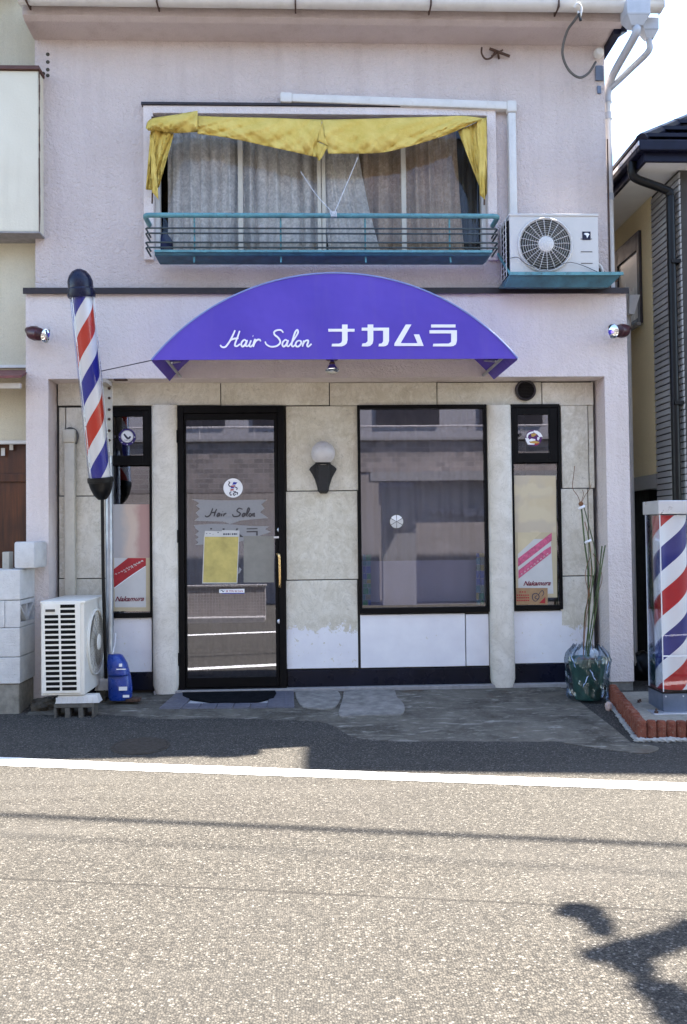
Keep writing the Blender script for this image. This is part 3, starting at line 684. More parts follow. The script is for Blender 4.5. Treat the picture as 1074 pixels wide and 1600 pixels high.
# two narrow windows with a small sash above a fixed pane
for a, py0, b, py1, s0, s1, s2, s3 in ((170, 637, 238, 964, 177, 651, 224, 712), (800, 632, 876, 952, 809, 648, 858, 708)):
    a, b, c, d = rect(a, py0, b, py1, yR)
    p0, p1, p2, p3 = rect(s0, s1, s2, s3, yR)
    zs = p2 - 0.085
    win = build('window', frame(a, b, c, d, 0.018, -0.03, 0.05, tb=0.035, tt=0.03), M['black'], B, bev=0.003)
    build('pane', bx(a + 0.018, b - 0.018, 0.0, 0.006, c + 0.035, zs - 0.01), M['glass'], win)
    m = MB(); m.box(a + 0.019, p0, -0.022, 0.03, zs, d - 0.031); m.box(p1, b - 0.019, -0.022, 0.03, zs, d - 0.031); m.box(p0, p1, -0.022, 0.03, zs, p2); m.box(p0, p1, -0.022, 0.03, p3, d - 0.031)
    build('sash', m, M['black'], win, bev=0.003)
    build('pane', bx(p0, p1, 0.0, 0.006, p2, p3), M['glass'], win)
    build('sash_catch', bx(p0 + 0.008, p0 + 0.03, -0.03, -0.0225, (p2 + p3) / 2 - 0.02, (p2 + p3) / 2 + 0.005), M['dark_frame'], win)

# upper window: casing, frame bars, panes
a, b, c, d = wx0, wx1, wz0, wz1
ca, cb, cc_, cd_ = X(226, 290, yU), X(775, 290, yU), Z(500, 408, yU), Z(500, 170, yU)
m = MB(); m.box(ca, a, yU - 0.04, yU - 0.001, cc_, cd_); m.box(b, cb, yU - 0.04, yU - 0.001, cc_, cd_); m.box(a, b, yU - 0.04, yU - 0.001, d, cd_)
uw = build('window', m, M['stucco_fine'], B, bev=0.004)
build('casing_flashing', bx(ca - 0.015, cb + 0.015, yU - 0.055, yU - 0.001, cd_ + 0.001, cd_ + 0.022), M['flash'], uw)
m = MB(); m.box(a + 0.002, b - 0.002, -0.14, -0.02, c + 0.001, c + 0.035)
build('sill', m, M['white_plastic'], uw)
m = MB(); m.box(a + 0.002, a + 0.035, -0.12, -0.02, c + 0.036, d - 0.002); m.box(b - 0.035, b - 0.002, -0.12, -0.02, c + 0.036, d - 0.002); m.box(a + 0.036, b - 0.036, -0.12, -0.02, d - 0.05, d - 0.002)
build('window_frame', m, M['white_plastic'], uw)
xm = [a + 0.036, X(376, 290, -0.1), X(503, 290, -0.1), X(631, 290, -0.1), b - 0.036]
for i, (px, w_) in enumerate(((376, 0.02), (499, 0.016), (506, 0.016), (631, 0.02))):
    x = X(px, 290, -0.1); build('mullion', bx(x - w_, x + w_, -0.105 - 0.004 * (i == 2), -0.06, c + 0.037, d - 0.051), M['beige_pipe'], uw)
for i in range(4): build('pane', bx(xm[i] + 0.021, xm[i + 1] - 0.021, -0.078, -0.074, c + 0.037, d - 0.051), M['glass_up'], uw)

# pipe duct above the window and down to the air conditioner
def duct(pts, w_, h_, name='duct'):
    pass
yd = yU - 0.045
q0, q1 = P(438, 154, yU - 0.04), P(799, 167, yU - 0.04)
def dz_(x): return q0.z + (q1.z - q0.z) * (x - q0.x) / (q1.x - q0.x)
def tilted(x0, x1, y0, hh_):
    return MB().hexa([(x0, y0, dz_(x0) - hh_), (x1, y0, dz_(x1) - hh_), (x1, yU - 0.001, dz_(x1) - hh_), (x0, yU - 0.001, dz_(x0) - hh_)], [(x0, y0, dz_(x0) + hh_), (x1, y0, dz_(x1) + hh_), (x1, yU - 0.001, dz_(x1) + hh_), (x0, yU - 0.001, dz_(x0) + hh_)])
du = build('pipe_duct', tilted(q0.x + 0.1, q1.x - 0.04, yU - 0.07, 0.036), M['white_plastic'], B, bev=0.012, smooth=0.5)
zc = q1.z
build('duct_end_cap', tilted(q0.x, q0.x + 0.105, yU - 0.078, 0.044), M['white_plastic'], du, bev=0.018, smooth=0.5)
build('duct_elbow', bx(q1.x - 0.045, q1.x + 0.042, yU - 0.08, yU - 0.002, zc - 0.06, zc + 0.044), M['white_plastic'], du, bev=0.02, smooth=0.5)
build('duct_drop', bx(q1.x - 0.034, q1.x + 0.034, yU - 0.07, yU - 0.001, 3.75, zc - 0.06), M['white_plastic'], du, bev=0.012, smooth=0.5)
# round vent
vc = P(821, 610, yR - 0.01)
vent = build('vent', MB().lathe([(0.092, 0), (0.092, 0.03), (0.082, 0.04), (0.075, 0.036), (0.075, 0.012), (0.0, 0.012)], (vc.x, 0.0, vc.z), (0, -1, 0), 36), M['dark_frame'], B, smooth=0.6)
m = MB()
for k in range(-5, 6):
    zz = k * 0.013; hw = math.sqrt(max(0, 0.074 ** 2 - zz * zz)); m.hexa([(vc.x - hw, -0.034, vc.z + zz - 0.004), (vc.x + hw, -0.034, vc.z + zz - 0.004), (vc.x + hw, -0.018, vc.z + zz + 0.001), (vc.x - hw, -0.018, vc.z + zz + 0.001)], [(vc.x - hw, -0.034, vc.z + zz - 0.001), (vc.x + hw, -0.034, vc.z + zz - 0.001), (vc.x + hw, -0.018, vc.z + zz + 0.004), (vc.x - hw, -0.018, vc.z + zz + 0.004)])
build('vent_louvre', m, M['black'], vent)
# holes left by old fixings
for px, py in ((75, 85), (75, 97), (75, 109), (68, 115), (75, 118)):
    p = P(px, py, yU); build('fixing_hole', MB().lathe([(0.016, -0.001), (0.016, 0.003), (0.008, 0.005), (0.0, 0.005)], (p.x, yU, p.z), (0, -1, 0), 12), M['rock'], wall_u)

# ================================================================== fittings on the building
# purple barrel awning
yA = -1.06
al, ar, at_ = P(237, 563, yA), P(809, 560, yA), P(523, 427, yA)
hw, zc0 = (ar.x - al.x) / 2, (al.z + ar.z) / 2; xm_ = (al.x + ar.x) / 2; hh = at_.z - zc0
Rr = (hw * hw + hh * hh) / (2 * hh); a0 = math.asin(hw / Rr)
arc = [(xm_ + Rr * math.sin(t), zc0 + hh - Rr + Rr * math.cos(t)) for t in [(-a0 + 2 * a0 * k / 56) for k in range(57)]]
AW = thing('awning', (xm_, yF, zc0), 'purple half-round awning lettered Hair Salon over the shop door', 'awning')
build('front_panel', MB().prism(arc, yA - 0.004, yA + 0.004), M['awning'], AW)
m = MB(); inn = [(x, z - 0.008) for x, z in arc]
for k in range(56):
    (x0, z0), (x1, z1), (x2, z2), (x3, z3) = arc[k], arc[k + 1], inn[k + 1], inn[k]
    m.add([(x0, yA + 0.0045, z0), (x1, yA + 0.0045, z1), (x2, yA + 0.0045, z2), (x3, yA + 0.0045, z3), (x0, yF - 0.003, z0), (x1, yF - 0.003, z1), (x2, yF - 0.003, z2), (x3, yF - 0.003, z3)],
          [(0, 4, 5, 1), (2, 6, 7, 3)] + ([(3, 7, 4, 0)] if k == 0 else []) + ([(1, 5, 6, 2)] if k == 55 else []))
build('canopy', m, M['awning'], AW, smooth=0.5)
build('lit_rim', MB().tube([(x, yA - 0.006, z + 0.001) for x, z in arc], 0.006, 6), plain('lit_rim_blue', (0.20, 0.26, 0.55), 0.5), AW, smooth=0.9)  # bright edge of the awning, its light put into a pale blue rim
m = MB(); m.tube([(al.x + 0.02, yA + 0.016, zc0 + 0.016), (ar.x - 0.02, yA + 0.016, zc0 + 0.016)], 0.012, 8)
for s_ in (-1, 1):
    xx = xm_ + s_ * (hw - 0.09); m.tube([(xx, yA + 0.02, zc0 + 0.03), (xx, yF - 0.004, zc0 + 0.03)], 0.012, 8)
    m.tube([(xx - s_ * 0.02, yA + 0.25, zc0 + 0.03), (xx - s_ * 0.02, yF - 0.004, zc0 + 0.16)], 0.009, 8)
build('support_frame', m, M['steel'], AW, smooth=0.9)
# lettering
def zp(reg, s, pts, y):                         # points read from an enlarged view of the photograph
    out = []
    for p in pts: q = P(reg[0] + p[0] / s, reg[1] + p[1] / s, y); out.append((q.x, q.z))
    return out
kana = [[[(43, 338), (113, 338), (113, 316), (141, 316), (141, 338), (177, 338), (177, 352), (141, 352), (141, 395), (137, 412), (125, 422), (112, 427), (60, 427), (62, 414), (98, 413), (109, 408), (113, 398), (113, 352), (43, 352)]],
        [[(213, 332), (243, 332), (243, 316), (272, 316), (272, 332), (352, 332), (352, 400), (346, 418), (335, 425), (325, 427), (298, 427), (301, 414), (315, 412), (322, 402), (322, 347), (272, 347), (272, 395), (268, 413), (257, 424), (243, 427), (213, 427), (216, 413), (233, 411), (243, 401), (243, 347), (213, 347)]],
        [[(437, 316), (466, 316), (411, 411), (497, 411), (478, 366), (505, 366), (528, 425), (378, 425), (380, 412)]],
        [[(566, 316), (690, 316), (690, 331), (566, 331)], [(558, 345), (697, 345), (697, 400), (692, 417), (680, 425), (665, 427), (575, 427), (577, 414), (655, 413), (668, 405), (668, 361), (558, 361)]]]
for g_ in kana:
    m = MB()
    for poly in g_: m.prism(zp((500, 410), 3.255, poly, yA - 0.008), yA - 0.010, yA - 0.0045)
    build('letter', m, M['letter'], AW)
script = [[[(445, 462), (455, 473), (475, 472), (498, 442), (517, 405), (528, 380)], [(554, 383), (542, 418), (530, 450), (528, 466), (540, 468), (556, 456)], [(500, 437), (522, 427), (548, 424)]],
          [[(592, 440), (580, 433), (566, 446), (563, 462), (571, 471), (584, 460), (595, 437), (588, 463), (596, 470), (607, 460)]],
          [[(618, 436), (608, 464), (616, 471), (628, 460)], [(627, 411), (630, 412)]],
          [[(628, 462), (640, 430), (638, 446), (630, 473)], [(634, 458), (645, 440), (657, 432), (668, 434), (671, 442)]],
          [[(697, 443), (703, 458), (725, 471), (755, 470), (775, 458), (781, 442), (770, 422), (750, 405), (747, 390), (762, 380), (785, 379), (798, 393)]],
          [[(822, 440), (810, 433), (796, 446), (793, 462), (801, 471), (814, 460), (825, 437), (818, 463), (826, 470), (838, 458)]],
          [[(838, 458), (862, 425), (880, 393), (876, 378), (864, 392), (850, 435), (845, 462), (852, 471), (866, 460)]],
          [[(888, 437), (875, 442), (867, 457), (872, 470), (885, 469), (897, 455), (897, 442), (888, 437)]],
          [[(913, 437), (905, 471)], [(909, 456), (922, 439), (936, 437), (937, 447), (931, 463), (938, 471), (956, 456)]]]
def ribbon(m, pts, w_, y0, y1):
    p = smooth_path([Vector((a, 0, b)) for a, b in pts], 6); n = len(p)
    L = []
    for i in range(n):
        t = (p[min(i + 1, n - 1)] - p[max(i - 1, 0)]).normalized(); nn = Vector((-t.z, 0, t.x)); k = w_ * (0.62 + 0.38 * math.sin(math.pi * (0.12 + 0.76 * i / (n - 1))))
        L.append((p[i] + nn * k, p[i] - nn * k))
    for i in range(n - 1):
        a, b, c, d = L[i][0], L[i + 1][0], L[i + 1][1], L[i][1]; y0 -= 1.2e-5
        m.add([(q.x, y0, q.z) for q in (a, b, c, d)] + [(q.x, y1, q.z) for q in (a, b, c, d)], [(0, 1, 2, 3), (7, 6, 5, 4), (0, 4, 5, 1), (2, 6, 7, 3)])
for li, g_ in enumerate(script):
    m = MB()
    for st in g_: ribbon(m, zp((220, 410), 3.58, st, yA - 0.008), 0.0064, yA - 0.0105 - 0.0002 * li, yA - 0.0045)
    build('letter', m, M['letter'], AW)

def text_mb(txt, size, shear=0.0, depth=0.001, offset=0.0):
    cu = bpy.data.curves.new('t', 'FONT'); cu.body = txt; cu.size = size; cu.shear = shear; cu.extrude = depth; cu.offset = offset; cu.resolution_u = 3
    o = bpy.data.objects.new('t', cu); COL.objects.link(o); bpy.context.view_layer.update()
    me = o.evaluated_get(bpy.context.evaluated_depsgraph_get()).to_mesh()
    m = MB(); m.add([(v.co.x, -v.co.z, v.co.y) for v in me.vertices], [list(p.vertices) for p in me.polygons])
    bpy.data.objects.remove(o); bpy.data.curves.remove(cu); return m
def put_text(txt, px0, px1, py, y, mat, parent, shear=0.0, depth=0.001, offset=0.0, name='lettering'):
    m = text_mb(txt, 1.0, shear, 0.0, offset)
    x0, x1 = min(v.x for v in m.v), max(v.x for v in m.v); a, b = P(px0, py, y), P(px1, py, y); s_ = (b.x - a.x) / (x1 - x0)
    m.v = [Vector((a.x + (v.x - x0) * s_, y + v.y * 0, a.z + v.z * s_)) for v in m.v]
    return build(name, m, mat, parent)

def par_lamp(name, base, out, aim, label, housing=True, sc=1.0):
    t = thing(name, base, label, 'lamp', 'spotlights on the front'); base = Vector(base); out = Vector(out); aim = Vector(aim).normalized()
    if housing:
        d_ = (out - base).normalized()
        build('wall_bracket', MB().tube([base, base.lerp(out, 0.55), out], [0.030 * sc, 0.036 * sc, 0.05 * sc], 14), M['brown_housing'], t, smooth=0.8, bev=0.004)
        build('lamp_holder', MB().lathe([(0.03 * sc, -0.07 * sc), (0.055 * sc, -0.05 * sc), (0.06 * sc, 0.0), (0.052 * sc, 0.05 * sc), (0.03 * sc, 0.055 * sc)], out, aim, 18), M['brown_housing'], t, smooth=0.7)
    c_ = out + aim * 0.05 * sc
    build('bulb_neck', MB().lathe([(0.022 * sc, -0.01), (0.022 * sc, 0.035 * sc)], c_, aim, 14), M['chrome'], t, smooth=0.8)
    build('bulb', MB().lathe([(0.022 * sc, 0.03 * sc), (0.038 * sc, 0.055 * sc), (0.055 * sc, 0.085 * sc), (0.06 * sc, 0.1 * sc), (0.05 * sc, 0.112 * sc), (0.025 * sc, 0.118 * sc), (0.0, 0.12 * sc)], c_, aim, 24), M['chrome'], t, smooth=0.8)
    return t
b_ = P(44, 516, yF); par_lamp('spotlight', (b_.x, yF, b_.z), P(56, 521, yF - 0.1), (0.72, -0.5, -0.25), 'maroon spotlight with a bare reflector bulb beside the striped pole', sc=1.0)
b_ = P(983, 512, yF); par_lamp('spotlight', (b_.x, yF + 0.03, b_.z), P(971, 517, yF - 0.12), (-0.65, -0.55, -0.16), 'maroon spotlight with a reflector bulb at the right corner of the front', sc=1.0)
b_ = P(519, 560, yF - 0.2); t = par_lamp('spotlight', (b_.x, yF, b_.z + 0.09), Vector((b_.x, yF - 0.2, b_.z + 0.04)), (0, -0.2, -1), 'reflector bulb hanging from the wall under the purple awning', sc=1.0)

# sconce
sp_ = P(505, 767, -0.07)
def zpx(px, py): q = P(px, py, -0.07); return q
SN = thing('wall_sconce', (sp_.x, 0, sp_.z), 'frosted globe sconce on a black fluted bracket between door and window', 'lamp')
gcn = P(505, 708, -0.09); gr_ = (X(523.5, 708, -0.09) - X(486, 708, -0.09)) / 2
build('globe', MB().lathe([(gr_ * math.sin(t), -gr_ * math.cos(t)) for t in [math.pi * k / 20 for k in range(1, 20)]], gcn, (0, 0, 1), 32), M['globe'], SN, smooth=0.9)
def sc_poly(pts, y0, y1): return MB().prism(zp((460, 660), 10.74, pts, -0.07), y0, y1)
build('bracket', sc_poly([(345, 690), (275, 745), (250, 785), (300, 860), (350, 960), (385, 1080), (400, 1150), (440, 1190), (545, 1190), (580, 1150), (595, 1060), (640, 920), (690, 830), (718, 775), (680, 735), (615, 690), (590, 665), (370, 665)], -0.035, -0.001), M['iron'], SN, bev=0.006)
for pts, y0 in (([(360, 672), (395, 1150), (445, 1185), (540, 1185), (575, 1150), (612, 672)], -0.075), ([(395, 690), (415, 1140), (455, 1170), (530, 1170), (556, 1140), (585, 690)], -0.10)):
    build('fluted_plate', sc_poly(pts, y0, -0.0355 if y0 > -0.09 else -0.0755), M['iron'], SN, bev=0.006)
build('cup', MB().lathe([(0.05, -0.01), (0.066, 0.0), (0.066, 0.02), (0.055, 0.03)], P(505, 724, -0.085), (0, 0, 1), 24), M['iron'], SN, smooth=0.6)

# balcony railing with flower trough
yB = yU - 0.26
ra, rb = X(226, 345, yB), X(779, 345, yB)
RL = thing('balcony_railing', ((ra + rb) / 2, yU, cc_), 'weathered teal railing with thin rods and a trough below the upper window', 'railing')
zt = Z(500, 337, yB)
build('top_rail', MB().tube(smooth_path([(ra + 0.0, yU - 0.001, zt), (ra, yB + 0.05, zt), (ra + 0.006, yB + 0.02, zt), (ra + 0.02, yB + 0.006, zt), (ra + 0.05, yB, zt), ((ra + rb) / 2, yB, zt), (rb - 0.05, yB, zt), (rb - 0.02, yB + 0.006, zt), (rb - 0.006, yB + 0.02, zt), (rb, yB + 0.05, zt), (rb, yU - 0.001, zt)], 1), 0.021, 10), M['teal'], RL, smooth=0.8)
for py in (357, 365, 379, 387):
    zz = Z(500, py, yB); x0, x1 = ra + 0.02, rb - 0.02
    build('rod', MB().tube([(x0 - 0.01, yU - 0.001, zz), (x0 - 0.01, yB + 0.012, zz), (x0, yB, zz), (x1, yB, zz), (x1 + 0.01, yB + 0.012, zz), (x1 + 0.01, yU - 0.001, zz)], 0.0075, 6), M['rod'], RL, smooth=0.9)
for px in (304, 439, 571, 703):
    x = X(px, 370, yB + 0.01)
    build('upright', MB().tube([(x, yB + 0.018, zt - 0.018), (x, yB + 0.018, Z(500, 398, yB)), (x, yB - 0.028, Z(500, 412, yB))], 0.0075, 6), M['teal'], RL, smooth=0.9)
t0, t1 = X(243, 403, yB), X(768, 403, yB); z0_, z1_ = Z(500, 401, yB), Z(500, 397, yB)
m = MB(); m.hexa([(t0, yB - 0.02, z0_), (t1 - 0.03, yB - 0.02, z0_), (t1 - 0.03, yU - 0.045, z0_), (t0, yU - 0.045, z0_)], [(t0, yB - 0.035, z1_), (t1, yB - 0.035, z1_), (t1, yU - 0.045, z1_), (t0, yU - 0.045, z1_)])
build('trough', m, M['teal_dark'], RL, bev=0.004)
build('trough_lip', bx(t0, t1, yB - 0.045, yB - 0.028, z1_ + 0.001, z1_ + 0.02), M['teal'], RL)

# torn yellow canvas under the window head
def sheet(m, top, bot, y0, amp, seed, nu=40, nv=10, sag=0.0, lean=0.0):
    tp = smooth_path([Vector((a, b, 0)) for a, b in top], 10); bp = smooth_path([Vector((a, b, 0)) for a, b in bot], 10)
    def at(path, u): k = u * (len(path) - 1); i = min(int(k), len(path) - 2); return path[i].lerp(path[i + 1], k - i)
    def fn(u, v):
        q = at(tp, u).lerp(at(bp, u), v)
        y = y0 - lean * v + amp * 0.30 * math.sin(u * 47 + 9 * v + 3 * wob(u * 4, seed)) * (0.3 + v) + amp * 1.35 * (wob(u * 3 + v * 1.3, seed) * 0.6 + 0.5 * wob(u * 7 - v * 2.5, seed + 2) * v) - sag * math.sin(math.pi * v)
        return P(q.x, q.y, y)
    m.grid(fn, nu, nv)
YC = thing('torn_window_canopy', (wx0 + 1.4, yU - 0.05, wz1), 'torn faded yellow canvas drooping under the upper window head', 'canopy')
yc = yU - 0.13
m = MB(); sheet(m, [(309, 181), (360, 183), (420, 184), (470, 186), (503, 187)], [(309, 209), (360, 216), (420, 229), (470, 240), (496, 246)], yc, 0.022, 1.0, 90, 14, 0.03, 0.03)
build('canvas', m, M['canvas'], YC, smooth=1.2, solid=0.0018)
m = MB(); sheet(m, [(503, 187), (560, 186), (620, 184), (690, 182), (725, 181), (757, 185)], [(513, 240), (560, 240), (600, 238), (650, 226), (700, 210), (745, 190)], yc, 0.022, 2.0, 90, 14, 0.03, 0.03)
build('canvas', m, M['canvas'], YC, smooth=1.2, solid=0.0018)
m = MB(); sheet(m, [(503, 192), (500, 205), (497, 220)], [(504, 193), (507, 208), (513, 228)], yc - 0.05, 0.01, 3.0, 6, 6); sheet(m, [(496, 222), (505, 225), (513, 227)], [(496, 247), (500, 251), (511, 232)], yc - 0.045, 0.012, 5.0, 10, 6)
build('torn_flap', m, M['canvas'], YC, smooth=1.2, solid=0.0018)
m = MB(); sheet(m, [(228, 200), (236, 186), (275, 179), (309, 173)], [(232, 204), (250, 205), (272, 208), (309, 206)], yc - 0.03, 0.03, 4.0, 30, 8, 0.06)
build('folded_corner', m, M['canvas'], YC, smooth=1.2, solid=0.0018)
m = MB(); sheet(m, [(236, 200), (245, 202), (258, 206), (272, 209)], [(228, 296), (237, 297), (243, 297), (249, 292)], yc - 0.01, 0.035, 6.0, 26, 16); sheet(m, [(234, 210), (240, 212)], [(238, 300), (248, 312)], yc - 0.03, 0.01, 7.0, 8, 12)
build('hanging_end', m, M['canvas'], YC, smooth=1.2, solid=0.0018)
m = MB(); sheet(m, [(716, 205), (735, 196), (748, 190), (761, 183)], [(752, 298), (754, 306), (757, 309), (761, 303)], yc, 0.032, 8.0, 26, 16); sheet(m, [(745, 186), (760, 184)], [(750, 305), (758, 312)], yc - 0.03, 0.012, 9.0, 8, 12)
build('hanging_end', m, M['canvas'], YC, smooth=1.2, solid=0.0018)
m = MB(); m.tube([P(237, 184, yc + 0.03), P(500, 187, yc + 0.03), P(760, 186, yc + 0.03)], 0.011, 8); m.tube([P(241, 184, yc + 0.02), P(240, 250, yc + 0.02), P(238, 318, yc + 0.02)], 0.007, 6); m.tube([P(758, 186, yc + 0.02), P(757, 320, yc + 0.02)], 0.007, 6)
build('canopy_rod', m, M['rust'], YC, smooth=0.9)
m = MB(); kn = P(522, 334, yB - 0.03)
m.tube(smooth_path([P(470, 268, yc), P(495, 305, -0.3), kn], 5), 0.0035, 5); m.tube(smooth_path([P(560, 245, yc), P(541, 290, -0.3), kn], 5), 0.0035, 5)
for k in range(5): m.tube([kn + Vector((-0.03 + 0.012 * k, 0.0, 0.02)), kn + Vector((-0.02 + 0.01 * k, -0.005, -0.022)), kn + Vector((-0.025 + 0.012 * k, 0.05, -0.02)), kn + Vector((-0.03 + 0.012 * k, 0.05, 0.02)), kn + Vector((-0.03 + 0.012 * k, 0.0, 0.02))], 0.004, 5)
tag(build('tie_cord', m, M['wire_white'], smooth=0.9), 'white cord knotted round the top rail and running up to the torn canvas', 'cord')

# curtains behind the upper window
def curtain(name, pxa, pxb, pya, pyb, y, folds, amp, mat, label, seed, skew=0.0, group=None):
    m = MB()
    def fn(u, v):
        px = pxa + (pxb - pxa) * u + skew * (v ** 1.6) * (0.35 + 0.65 * u); q = P(px, pya + (pyb - pya) * v, y)
        ph = u * folds * 2 * math.pi + 1.5 * wob(u * 2, seed) + 0.5 * wob(v * 2 + u * 5, seed)
        return Vector((q.x, q.y + amp * math.sin(ph) * (0.6 + 0.4 * wob(u * 4, seed + 1)), q.z))
    m.grid(fn, 150, 12); return tag(build(name, m, mat, smooth=1.4, solid=0.002), label, 'curtain', group)
curtain('lace_curtain', 262, 374, 180, 400, -0.02, 5.5, 0.05, M['lace'], 'grey lace curtain in the leftmost pane of the upper window', 1.0, 0, 'upper window curtains')
curtain('lace_curtain', 372, 508, 180, 400, -0.02, 6, 0.05, M['lace'], 'grey lace curtain in the second pane of the upper window', 4.0, 4, 'upper window curtains')
curtain('lace_curtain', 500, 556, 180, 402, -0.045, 3.3, 0.022, M['lace'], 'grey lace curtain swept aside at the window centre', 7.0, 42, 'upper window curtains')
curtain('drape', 520, 634, 178, 400, 0.03, 4, 0.05, M['drape'], 'dull brown sheer curtain behind the swept lace', 2.0, 0, 'upper window curtains')
curtain('drape', 630, 712, 178, 400, 0.02, 3.5, 0.05, M['drape'], 'dull brown sheer curtain in the rightmost pane', 9.0, 14, 'upper window curtains')
curtain('drape', 700, 768, 178, 400, 0.09, 3, 0.03, M['fan'], 'dark brown curtain edge at the far right of the upper window', 12.0, 0, 'upper window curtains')
tag(build('window_bundle', MB().lathe([(0.05, 0), (0.09, 0.05), (0.08, 0.12), (0.02, 0.2)], P(256, 399, 0.0), (0.05, 0, 1), 12), plain('dark_blue_cloth', (0.01, 0.015, 0.06), 0.8), smooth=0.9), 'dark blue bundle standing in the left corner of the upper window', 'bundle')

# overhead cable drop, weatherhead and old bracket
wh = P(935, 84, yU - 0.03)
CD = thing('service_drop', (wh.x, yU, wh.z - 0.2), 'looped black service cable with weatherhead under the eave', 'cable')
lp = [P(905, 22, -0.66), P(898, 32, -0.6), P(886, 50, -0.5), P(879, 82, -0.42), P(888, 108, -0.36), P(905, 121, -0.32), P(920, 114, -0.28), P(931, 97, yU - 0.06)]
build('loop', MB().tube(smooth_path(lp, 6), 0.011, 8), M['grey_cable'], CD, smooth=0.9)
build('weatherhead', MB().lathe([(0.03, 0), (0.042, 0.02), (0.042, 0.05), (0.03, 0.075), (0.0, 0.08)], (wh.x, yU - 0.002, wh.z), (0, -1, 0), 18), M['white_plastic'], CD, smooth=0.8)
q = rect(930, 104, 942, 127, yU); build('name_plate', bx(q[0], q[1], yU - 0.02, yU - 0.001, q[2], q[3]), M['grey_steel'], CD, bev=0.003)
q = rect(933, 135, 939, 147, yU); build('name_plate', bx(q[0], q[1], yU - 0.015, yU - 0.001, q[2], q[3]), M['grey_steel'], CD, bev=0.003)
cl = P(903, 12, -0.66)
build('cable_clamp', MB().tube(smooth_path([cl + Vector((-0.03, 0, 0.0)), cl + Vector((0.0, -0.01, 0.03)), cl + Vector((0.03, 0, 0.0)), cl + Vector((0.02, 0, -0.07)), cl + Vector((0.0, 0, -0.03))], 5), 0.009, 8), M['white_plastic'], CD, smooth=0.9)
build('clamp_end', MB().tube([cl + Vector((0.01, -0.005, -0.05)), cl + Vector((0.02, -0.005, -0.11))], 0.012, 8), M['cable'], CD)
bk_ = P(772, 84, yU)
BR = thing('old_bracket', (bk_.x, yU, bk_.z), 'rusty hooked aerial bracket on the wall below the eave', 'bracket')
build('hook', MB().tube(smooth_path([P(753, 74, yU - 0.05), P(753, 84, yU - 0.05), P(759, 92, yU - 0.05), P(768, 90, yU - 0.04), P(773, 82, yU - 0.02)], 5), 0.008, 8), M['rust'], BR, smooth=0.9)
m = MB(); m.tube([P(765, 76, yU - 0.03), P(797, 88, yU - 0.04)], 0.012, 8); m.tube([P(768, 88, yU - 0.03), P(786, 78, yU - 0.04)], 0.008, 8); m.tube([P(780, 92, yU - 0.002), P(778, 80, yU - 0.05)], 0.009, 8)
build('arm', m, M['rust'], BR, smooth=0.9)

